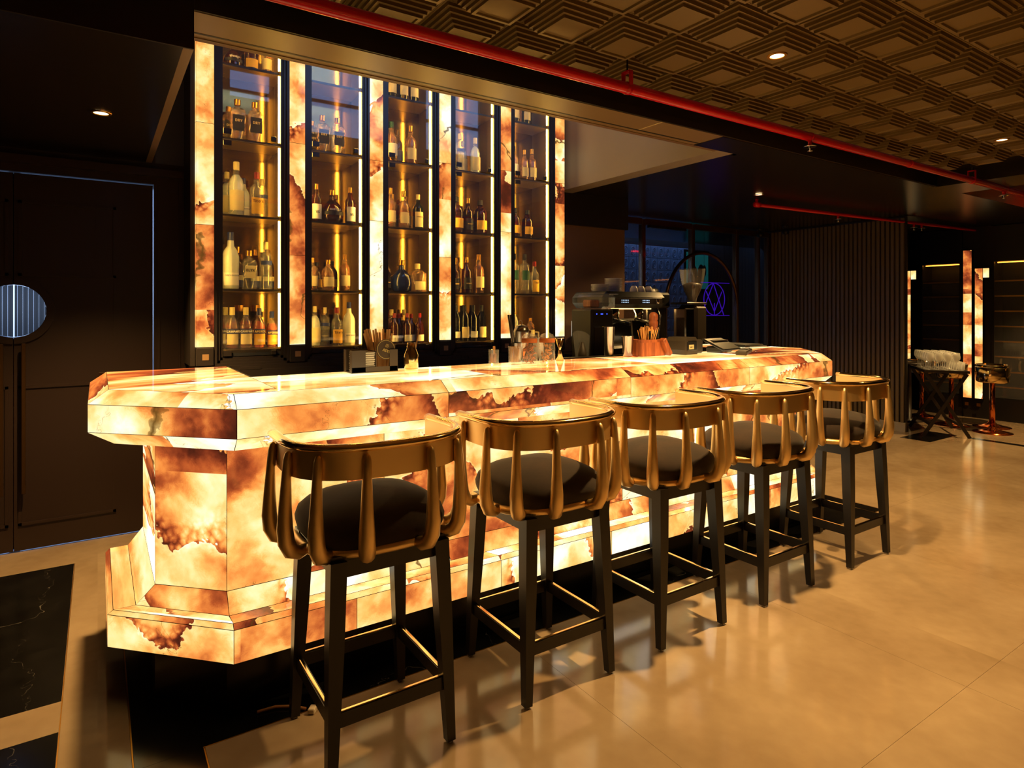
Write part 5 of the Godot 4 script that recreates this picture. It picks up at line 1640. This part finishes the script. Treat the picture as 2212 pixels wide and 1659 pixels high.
# ---------------------------------------------------------------- glass partition and the room behind it
func rear_room():
	var z := -5.2
	var p := thing("glass_partition", "bronze framed glass partition behind the coffee machine", "partition", Vector3(0, 0, z))
	var xs := [4.30, 5.255, 6.105, 6.958, 7.42, 7.64]
	for k in xs.size():
		var st := begin()
		rbox(st, Vector3(xs[k], 1.22, 0), Vector3(0.055 if k != 4 else 0.035, 2.44, 0.07), 0.006)
		obj("post", st, M.bronze_post, p)
		if k < xs.size() - 1:
			var a: float = xs[k] + 0.028
			var b: float = xs[k + 1] - 0.028
			obj("pane", bx(Vector3(a, 0.06, -0.004), Vector3(b, 2.38, 0.004)), M.pane_dark, p)
			obj("head_rail", bx(Vector3(a, 2.38, -0.03), Vector3(b, 2.45, 0.03)), M.bronze_post, p)
			obj("foot_rail", bx(Vector3(a, 0.0, -0.03), Vector3(b, 0.06, 0.03)), M.bronze_post, p)
	var st := begin()
	box(st, Vector3(5.62, 2.36, 0.05), Vector3(0.62, 0.03, 0.04))
	obj("door_closer", st, M.plastic_black, p)
	# brass arch in front of the glass
	var a := thing("brass_arch", "slender brass arch standing before the glass partition", "arch", Vector3(6.10, 0, -5.02))
	st = begin()
	var path := [Vector3(-0.655, 0.0, 0), Vector3(-0.655, 0.7, 0)]
	for k in 25:
		var t := PI - PI * k / 24
		path.append(Vector3(0.655 * cos(t), 1.40 + 0.68 * sin(t), 0))
	path.append(Vector3(0.655, 0.7, 0))
	path.append(Vector3(0.655, 0.0, 0))
	tube(st, path, 0.021, 8)
	obj("hoop", st, M.bronze_post, a)
	# violet neon sign hung behind the glass: a ring between two bars, crossed strokes inside
	var n := thing("neon_sign", "violet neon emblem of a ring with crossed letters behind the glass", "sign", Vector3(6.66, 1.53, -5.30))
	st = begin()
	var ring := []
	for k in 41: ring.append(Vector3(0.205 * cos(TAU * k / 40), 0.205 * sin(TAU * k / 40), 0))
	tube(st, ring, 0.0055, 6, false)
	obj("neon_ring", st, M.neon_violet, n)
	st = begin()
	for q in [[-0.26, 0.212, 0.30, 0.212], [-0.26, -0.212, 0.30, -0.212], [-0.26, -0.212, -0.02, 0.205], [-0.02, 0.205, 0.19, -0.212], [-0.16, 0.10, 0.0, -0.16], [0.0, -0.16, 0.15, 0.10], [0.0, -0.20, 0.0, -0.05]]:
		tube(st, [Vector3(q[0], q[1], 0.0), Vector3(q[2], q[3], 0.0)], 0.0055, 6)
	obj("neon_strokes", st, M.neon_violet, n)
	st = begin()
	for s in [-0.2, 0.2]: tube(st, [Vector3(s, 0.212, 0), Vector3(s, 0.90, 0)], 0.002, 5)
	obj("hanger", st, M.plastic_black, n)
	# the room behind
	struct("wall_rear", bx(Vector3(3.9, 0, -7.45), Vector3(9.9, 2.9, -7.30)), M.wall_dark)
	var wl := struct("wall_rear_side", bx(Vector3(4.0, 0, -5.60), Vector3(4.14, 2.9, -5.20)), M.wall_dark)
	struct("wall_piece", bx(Vector3(4.0, 0, -7.45), Vector3(4.14, 0.5, -5.60)), M.wall_dark, wl)
	struct("wall_piece", bx(Vector3(4.0, 2.2, -7.45), Vector3(4.14, 2.9, -5.60)), M.wall_dark, wl)
	struct("rear_ceiling", bx(Vector3(3.9, BEAM_Y, -6.75), Vector3(9.9, 2.9, -5.4)), M.ceiling_black, wl)
	var f := struct("window_6", bx(Vector3(4.06, 0.5, -7.30), Vector3(4.066, 2.2, -5.60)), M.pane)
	st = begin()
	for zz in [-7.28, -6.45, -5.62]: box(st, Vector3(4.06, 1.35, zz), Vector3(0.05, 1.7, 0.04))
	struct("mullions", st, M.bronze_post, f)
	# blue relief tiles on the rear wall
	var bl := thing("blue_tile_screen", "blue grey wall of embossed tiles seen through the glass", "tiled wall", Vector3(6.1, 0, -7.29))
	st = begin()
	rbox(st, Vector3(0, 0, 0.010), Vector3(0.155, 0.195, 0.02), 0.004)
	var sw := []
	for k in 15: sw.append(Vector3(0.045 * cos(TAU * k / 14), 0.065 * sin(TAU * k / 14), 0.022))
	tube(st, sw, 0.006, 4, false)
	var sw2 := []
	for k in 9: sw2.append(Vector3(0.020 * cos(TAU * k / 8), 0.032 * sin(TAU * k / 8), 0.022))
	tube(st, sw2, 0.005, 4, false)
	var tile := done(st)
	for i in 15:
		for j in 12:
			var t := obj("relief_tile", tile, M.blue_tile, bl)
			t.position = Vector3(0.08 + 0.16 * i, 0.14 + 0.20 * j, 0)
	# framed picture on the rear wall
	var pic := thing("framed_picture", "teal framed picture hung before the blue tiles", "picture", Vector3(8.30, 2.02, -6.95))
	obj("frame", bx(Vector3(-0.31, -0.34, -0.02), Vector3(0.31, 0.36, 0.0)), M.plastic_black, pic)
	obj("screen", bx(Vector3(-0.27, -0.28, 0.0), Vector3(0.27, 0.32, 0.004)), M.screen_teal, pic)
	st = begin()
	for q in [[-0.10, -0.05, 0.10, 0.16], [0.09, -0.04, 0.09, 0.17], [0.0, -0.16, 0.06, 0.12], [0.17, 0.02, 0.05, 0.10], [-0.19, 0.03, 0.05, 0.10]]:
		lathe(st, [Vector2(0, 0.0045), Vector2(1, 0.0046)], 14, Vector3(q[0], q[1], 0.0), Basis(Vector3(q[2], 0, 0), Vector3(0, 0, 1), Vector3(0, q[3], 0)))
	obj("printed_leaves", st, M.label_black, pic)
	obj("stand_post", bx(Vector3(-0.02, -2.02, -0.03), Vector3(0.02, -0.34, -0.005)), M.plastic_black, pic)

# ---------------------------------------------------------------- far right
func far_right():
	# fluted wall: thin wall with upright slats
	var w := struct("wall_fluted", bx(Vector3(7.68, 0, -5.26), Vector3(7.705, BEAM_Y, -3.45)), M.wall_dark)
	for k in 33:
		var o := struct("slat", bx(Vector3(7.656, 0.105, -5.20 + 0.053 * k), Vector3(7.68, 2.44, -5.20 + 0.053 * k + 0.033)), M.flute, w)
	struct("baseboard_right", bx(Vector3(7.648, 0, -5.22), Vector3(7.68, 0.105, -3.45)), M.skirting)
	# wine wall: dark glazed cabinets with brass-edged shelves
	var zz := [[-5.1, -4.26], [-4.06, -3.56], [-3.24, -2.30], [-2.28, -1.34], [-1.32, -0.38]]
	for k in zz.size():
		var z0: float = zz[k][0]
		var z1: float = zz[k][1]
		var c := thing("wine_cabinet", "tall dark glazed wine cabinet, %s" % ["behind the fluted wall", "left of the paired onyx strips", "right of the paired onyx strips", "second right of the onyx strips", "third right of the onyx strips"][k], "cabinet", Vector3(9.42, 0, z0), 0.0, "dark wine cabinets")
		var L := z1 - z0
		obj("back", bx(Vector3(0.28, 0.02, 0), Vector3(0.30, 2.2, L)), M.wall_dark, c)
		obj("plinth", bx(Vector3(0.01, 0, 0), Vector3(0.30, 0.28, L)), M.black, c)
		obj("head", bx(Vector3(0.0, 2.0, 0), Vector3(0.30, 2.45, L)), M.black, c)
		for s in [0.0, L - 0.03]: obj("side", bx(Vector3(0.0, 0.28, s), Vector3(0.28, 2.0, s + 0.03)), M.black, c)
		for i in 8:
			var y := 0.42 + 0.19 * i
			var sh := obj("shelf", bx(Vector3(0.03, y, 0.03), Vector3(0.28, y + 0.012, L - 0.03)), M.wall_dark, c)
			obj("shelf_edge", bx(Vector3(0.022, y - 0.004, 0.03), Vector3(0.03, y + 0.014, L - 0.03)), M.brass_trim, sh)
		obj("lamp_strip_light", bx(Vector3(0.05, 1.985, 0.05), Vector3(0.07, 1.995, L - 0.05)), M.wine_led, c)
		obj("glass_door", bx(Vector3(0.0, 0.29, 0.0), Vector3(0.005, 1.99, L)), M.pane, c)
	# onyx strips
	var q := [[-4.215, 0.062, 1.93, 0.70, "partly hidden behind the fluted wall"], [-3.525, 0.095, 2.16, 0.26, "taller of the pair by the wine cabinets"], [-3.395, 0.085, 1.92, 0.26, "shorter of the pair by the wine cabinets"]]
	for k in 3:
		var c := thing("onyx_strip", "glowing onyx wall strip, " + q[k][4], "wall light", Vector3(9.36, 0, q[k][0]), 0.0, "far onyx strips")
		var L: float = q[k][1]
		rng.seed = 900 + k
		var ys := [q[k][3], 0.8, 1.2, 1.6, q[k][2]]
		for i in 4:
			light_panel("light_panel", [Vector3(0, ys[i], 0), Vector3(0, ys[i], L), Vector3(0, ys[i + 1], L), Vector3(0, ys[i + 1], 0)], M.onyx_rust, Vector2(rng.randf() * 2, rng.randf()), c)
		obj("core", bx(Vector3(0.013, q[k][3], 0.002), Vector3(0.055, q[k][2], L - 0.002)), M.core, c)
		obj("wall_cleat", bx(Vector3(0.055, q[k][3], 0.01), Vector3(0.40 if k == 0 else 0.079, q[k][3] + 0.3, L - 0.01)), M.black, c)
		if k == 2 or k == 0:
			light_panel("cap_light_panel", [Vector3(0, q[k][2] - 0.12, L + 0.003), Vector3(0, q[k][2] - 0.12, L + 0.07), Vector3(0, q[k][2], L + 0.07), Vector3(0, q[k][2], L + 0.003)], M.onyx_rust, Vector2(0.4, 0.3), c)
		if k > 0: obj("brass_plate", bx(Vector3(0.0, 0.16, 0.02), Vector3(0.006, 0.20, 0.06)), M.brass_trim, c)
	obj("wall_panel", bx(Vector3(9.44, 0, -3.555), Vector3(9.74, BEAM_Y, -3.245)), M.wall_dark, null).set_meta("kind", "structure")
	# brass pedestal stools
	var proto_stool: Node3D = null
	var spots := [[8.62, -3.37, "brass pedestal stool just behind the folding table, leftmost"], [8.47, -2.90, "brass pedestal stool with bright seat, second behind the folding table"], [8.86, -3.04, "brass pedestal stool nearest the wine cabinets on the right"], [8.98, -3.85, "brass pedestal stool half hidden by the fluted wall"]]
	for s in spots:
		if proto_stool == null:
			proto_stool = thing("pedestal_stool", s[2], "stool", Vector3(s[0], 0, s[1]), 0.0, "brass pedestal stools")
			var st := begin()
			lathe(st, [Vector2(0, 0), Vector2(0.19, 0), Vector2(0.19, 0.006), Vector2(0.12, 0.020), Vector2(0.05, 0.040), Vector2(0.030, 0.07), Vector2(0, 0.07)], 28)
			obj("base", st, M.copper, proto_stool)
			st = begin()
			tube(st, [Vector3(0, 0.05, 0), Vector3(0, 0.58, 0)], 0.026, 14)
			obj("pole", st, M.copper, proto_stool)
			st = begin()
			lathe(st, [Vector2(0, 0.57), Vector2(0.14, 0.57), Vector2(0.155, 0.585), Vector2(0.165, 0.74), Vector2(0.155, 0.745), Vector2(0.145, 0.60)], 28)
			obj("seat_shell", st, M.brass_polished, proto_stool)
			st = begin()
			lathe(st, [Vector2(0.145, 0.66), Vector2(0.140, 0.70), Vector2(0.10, 0.715), Vector2(0, 0.718)], 28)
			obj("seat_pad", st, M.velvet, proto_stool)
		else: copy_of(proto_stool, "pedestal_stool", Vector3(s[0], 0, s[1]), 0.0, s[2], "brass pedestal stools")
	# folding tray table
	var t := thing("folding_table", "dark wooden folding tray table crowded with clear glasses", "table", Vector3(7.98, 0, -3.25), 0.62)
	var W := 0.68
	var D := 0.42
	for x in [-W / 2 + 0.03, W / 2 - 0.03]:
		for s in [-1.0, 1.0]:
			var st := begin()
			bar(st, Vector3(x + 0.012 * s, 0.002, s * 0.22), Vector3(x + 0.012 * s, 0.70, -s * 0.19), Vector2(0.034, 0.020), Vector2(0.034, 0.020), Vector3.RIGHT)
			obj("leg", st, M.tray_wood, t)
	for s in [-1.0, 1.0]:
		var st := begin()
		box(st, Vector3(0, 0.13, s * 0.145), Vector3(W - 0.08, 0.03, 0.018))
		obj("crossbar", st, M.tray_wood, t)
	var st2 := begin()
	box(st2, Vector3(0, 0.712, 0), Vector3(W, 0.018, D))
	obj("tray_board", st2, M.tray_wood, t)
	st2 = begin()
	for s in [-1.0, 1.0]:
		box(st2, Vector3(0, 0.726, s * (D / 2 - 0.008)), Vector3(W, 0.012, 0.014))
		box(st2, Vector3(s * (W / 2 - 0.008), 0.726, 0), Vector3(0.014, 0.012, D - 0.03))
	obj("tray_rim", st2, M.tray_wood, t)
	var cl := thing("glass_cloth", "grey cloth under the glasses on the folding table", "cloth", Vector3(7.98, 0.7212, -3.25), 0.62)
	st2 = begin()
	rbox(st2, Vector3(0, 0.002, 0), Vector3(W - 0.06, 0.004, D - 0.05), 0.001)
	obj("fabric", st2, M.plastic_grey, cl)
	# stemmed glasses and a row of shot glasses
	var gl := begin()
	lathe(gl, [Vector2(0, 0), Vector2(0.033, 0), Vector2(0.033, 0.003), Vector2(0.006, 0.010), Vector2(0.005, 0.085), Vector2(0.022, 0.098), Vector2(0.038, 0.130), Vector2(0.040, 0.160), Vector2(0.034, 0.195), Vector2(0.032, 0.195), Vector2(0.038, 0.160), Vector2(0.036, 0.132), Vector2(0.020, 0.101), Vector2(0, 0.095)], 14)
	var tumbler := done(gl)
	gl = begin()
	lathe(gl, [Vector2(0, 0), Vector2(0.016, 0), Vector2(0.024, 0.095), Vector2(0.022, 0.095), Vector2(0.014, 0.010), Vector2(0, 0.010)], 12)
	var shot := done(gl)
	var turn := Basis(Vector3.UP, 0.62)
	var nth := ["first", "second", "third", "fourth", "fifth", "sixth", "seventh", "eighth", "ninth"]
	var rows := ["rear", "third", "second", "front"]
	for j in 4:
		for i in 7:
			var at := Vector3(7.98, 0.7254, -3.25) + turn * Vector3(-0.28 + 0.088 * i, 0, -0.145 + 0.081 * j)
			var o := thing("wine_glass", "clear stemmed glass, %s of seven in the %s row on the folding table" % [nth[i], rows[j]], "glass", at, 0.0, "stemmed glasses on the folding table")
			obj("bowl", tumbler, M.clear_bright, o)
	for i in 9:
		var at := Vector3(7.98, 0.7254, -3.25) + turn * Vector3(-0.275 + 0.067 * i, 0, 0.162)
		var o := thing("shot_glass", "small shot glass, %s from the left in front of the stemmed glasses" % nth[i], "glass", at, 0.0, "shot glasses on the folding table")
		obj("cup", shot, M.clear_bright, o)
	# a dark side tray with bottles behind the table
	var sd := thing("round_side_table", "round dark side table behind the folding table", "table", Vector3(8.52, 0, -3.80))
	st2 = begin()
	lathe(st2, [Vector2(0, 0), Vector2(0.16, 0), Vector2(0.16, 0.012), Vector2(0.03, 0.03), Vector2(0.025, 0.70), Vector2(0.24, 0.715), Vector2(0.24, 0.735), Vector2(0, 0.735)], 24)
	obj("pedestal_table", st2, M.tray_wood, sd)

# ---------------------------------------------------------------- pipes, sprinklers, lamps, cameras
func pipes_and_lamps():
	var p := thing("sprinkler_pipe", "long red sprinkler pipe hung along the beam over the bar", "pipe")
	var st := begin()
	tube(st, [Vector3(-3.9, 2.444, -2.16), Vector3(9.41, 2.444, -2.16)], 0.026, 16)
	obj("run", st, M.pipe_red, p)
	for x in [2.085, 5.90]:
		st = begin()
		tube(st, [Vector3(x - 0.014, 2.444, -2.16), Vector3(x + 0.014, 2.444, -2.16)], 0.0288, 16)
		box(st, Vector3(x, 2.487, -2.135), Vector3(0.024, 0.07, 0.004))
		box(st, Vector3(x, 2.487, -2.185), Vector3(0.024, 0.07, 0.004))
		box(st, Vector3(x, 2.520, -2.16), Vector3(0.024, 0.006, 0.054))
		var h := obj("clevis_hanger", st, M.pipe_red, p)
		st = begin()
		tube(st, [Vector3(x, 2.52, -2.16), Vector3(x, 2.605, -2.16)], 0.0045, 8)
		obj("threaded_rod", st, M.plastic_black, h)
	for x in [3.60, 6.58, 4.85]:
		st = begin()
		tube(st, [Vector3(x - 0.010, 2.444, -2.16), Vector3(x + 0.010, 2.444, -2.16)], 0.028, 16)
		obj("coupling", st, M.pipe_red, p)
	for x in [3.60, 6.55]: sprinkler_head(p, Vector3(x, 2.424, -2.16))
	p = thing("branch_pipe", "short red sprinkler pipe under the black ceiling, far right", "pipe")
	st = begin()
	var a := Vector3(5.26, 2.400, -3.69)
	var b := Vector3(9.24, 2.400, -3.35)
	tube(st, [a + Vector3(0, 0.055, 0), a, b], 0.018, 12)
	obj("run", st, M.pipe_red, p)
	st = begin()
	tube(st, [a + Vector3(-0.03, 0, 0), a + Vector3(0.03, 0, 0.003)], 0.026, 12)
	obj("elbow", st, M.pipe_red, p)
	for k in [0.31, 0.66, 0.70]: sprinkler_head(p, a.lerp(b, k) - Vector3(0, 0.015, 0))
	# a cable end at the foot of the bar
	var cb := thing("power_cable", "short brown cable lying on the floor by the nearest stool", "cable")
	st = begin()
	tube(st, [Vector3(0.46, 0.006, -2.290), Vector3(0.52, 0.006, -2.285), Vector3(0.57, 0.006, -2.255), Vector3(0.605, 0.006, -2.215)], 0.005, 8)
	obj("flex", st, M.straw, cb)
	st = begin()
	rbox(st, Vector3(0.622, 0.010, -2.192), Vector3(0.030, 0.019, 0.024), 0.003, Basis(Vector3.UP, 0.9))
	obj("plug", st, M.paper, cb)
	# security cameras by the fluted wall
	for k in 2:
		var c := thing("security_camera", ["small bullet camera at the partition's corner", "small bullet camera with round lens above the fluted wall"][k], "camera", Vector3(7.30, BEAM_Y, [-5.08, -4.72][k]), 0.0, "ceiling cameras")
		st = begin()
		lathe(st, [Vector2(0.035, -0.0005), Vector2(0.035, -0.02), Vector2(0.012, -0.03), Vector2(0.012, -0.055), Vector2(0, -0.055)], 14)
		obj("bracket", st, M.plastic_black, c)
		st = begin()
		tube(st, [Vector3(0.03, -0.075, -0.03), Vector3(-0.06, -0.085, 0.06)], 0.032, 14)
		obj("housing", st, M.plastic_black, c)
		st = begin()
		tube(st, [Vector3(-0.058, -0.0848, 0.058), Vector3(-0.064, -0.0855, 0.064)], 0.034, 14, false)
		obj("lens_ring", st, M.chrome, c)
	# downlights
	lamp(Vector3(0.013, 2.3235, -3.517), "round downlight in the black ceiling over the entrance", 1.2)
	lamp(Vector3(2.55, 2.542, -1.686), "round downlight in the pressed metal ceiling above the middle stools", 1.5)
	lamp(Vector3(5.078, 2.542, -1.686), "round downlight far along the pressed metal ceiling", 1.0)
	lamp(Vector3(5.067, 2.4545, -3.536), "round downlight in the black ceiling near the branch pipe", 0.8, 66.0)
	lamp(Vector3(8.2, 2.618, -2.2), "round downlight in the dark recess by the wine cabinets", 1.2)
	lamp(Vector3(2.55, 2.609, 0.9), "round downlight behind the viewer, over the open floor", 0.8)
	lamp(Vector3(0.02, 2.609, 0.9), "round downlight behind the viewer, towards the entrance", 1.3)
	lamp(Vector3(5.078, 2.609, 0.9), "round downlight behind the viewer, towards the wine cabinets", 0.2)

func sprinkler_head(parent: Node, at: Vector3):
	var st := begin()
	tube(st, [at + Vector3(0, 0.01, 0), at - Vector3(0, 0.030, 0)], 0.0125, 10)
	var d := obj("drop", st, M.pipe_red, parent)
	st = begin()
	lathe(st, [Vector2(0.0, -0.034), Vector2(0.036, -0.040), Vector2(0.038, -0.037), Vector2(0.014, -0.029)], 20, at)
	lathe(st, [Vector2(0.007, -0.034), Vector2(0.005, -0.062), Vector2(0.016, -0.064), Vector2(0.016, -0.067), Vector2(0, -0.068)], 14, at)
	obj("sprinkler_head", st, M.chrome, d)

func lamp(at: Vector3, label: String, k: float, angle := 50.0):
	var t := thing("downlight", label, "lamp", at, 0.0, "ceiling downlights")
	var r := begin()
	lathe(r, [Vector2(0.030, 0.0), Vector2(0.031, -0.004), Vector2(0.042, -0.004), Vector2(0.044, 0.0)], 24, Vector3.ZERO, Basis.IDENTITY, true)
	obj("trim_ring", r, M.brass_trim, t)
	var d := begin()
	lathe(d, [Vector2(0, -0.001), Vector2(0.030, -0.001)], 24)
	obj("lamp_disc", d, M.lamp_disc, t)
	var l := SpotLight3D.new()
	l.name = "spot"
	t.add_child(l)
	l.position = Vector3(0, -0.008, 0)
	l.rotation = Vector3(-PI / 2, 0, 0)
	l.light_color = Color(1.0, 0.80, 0.50)
	l.light_energy = DOWNLIGHT * k
	l.spot_range = 20.0
	l.spot_attenuation = 2.0
	l.spot_angle = angle
	l.spot_angle_attenuation = 0.6
	l.light_size = 0.03
	l.shadow_enabled = true
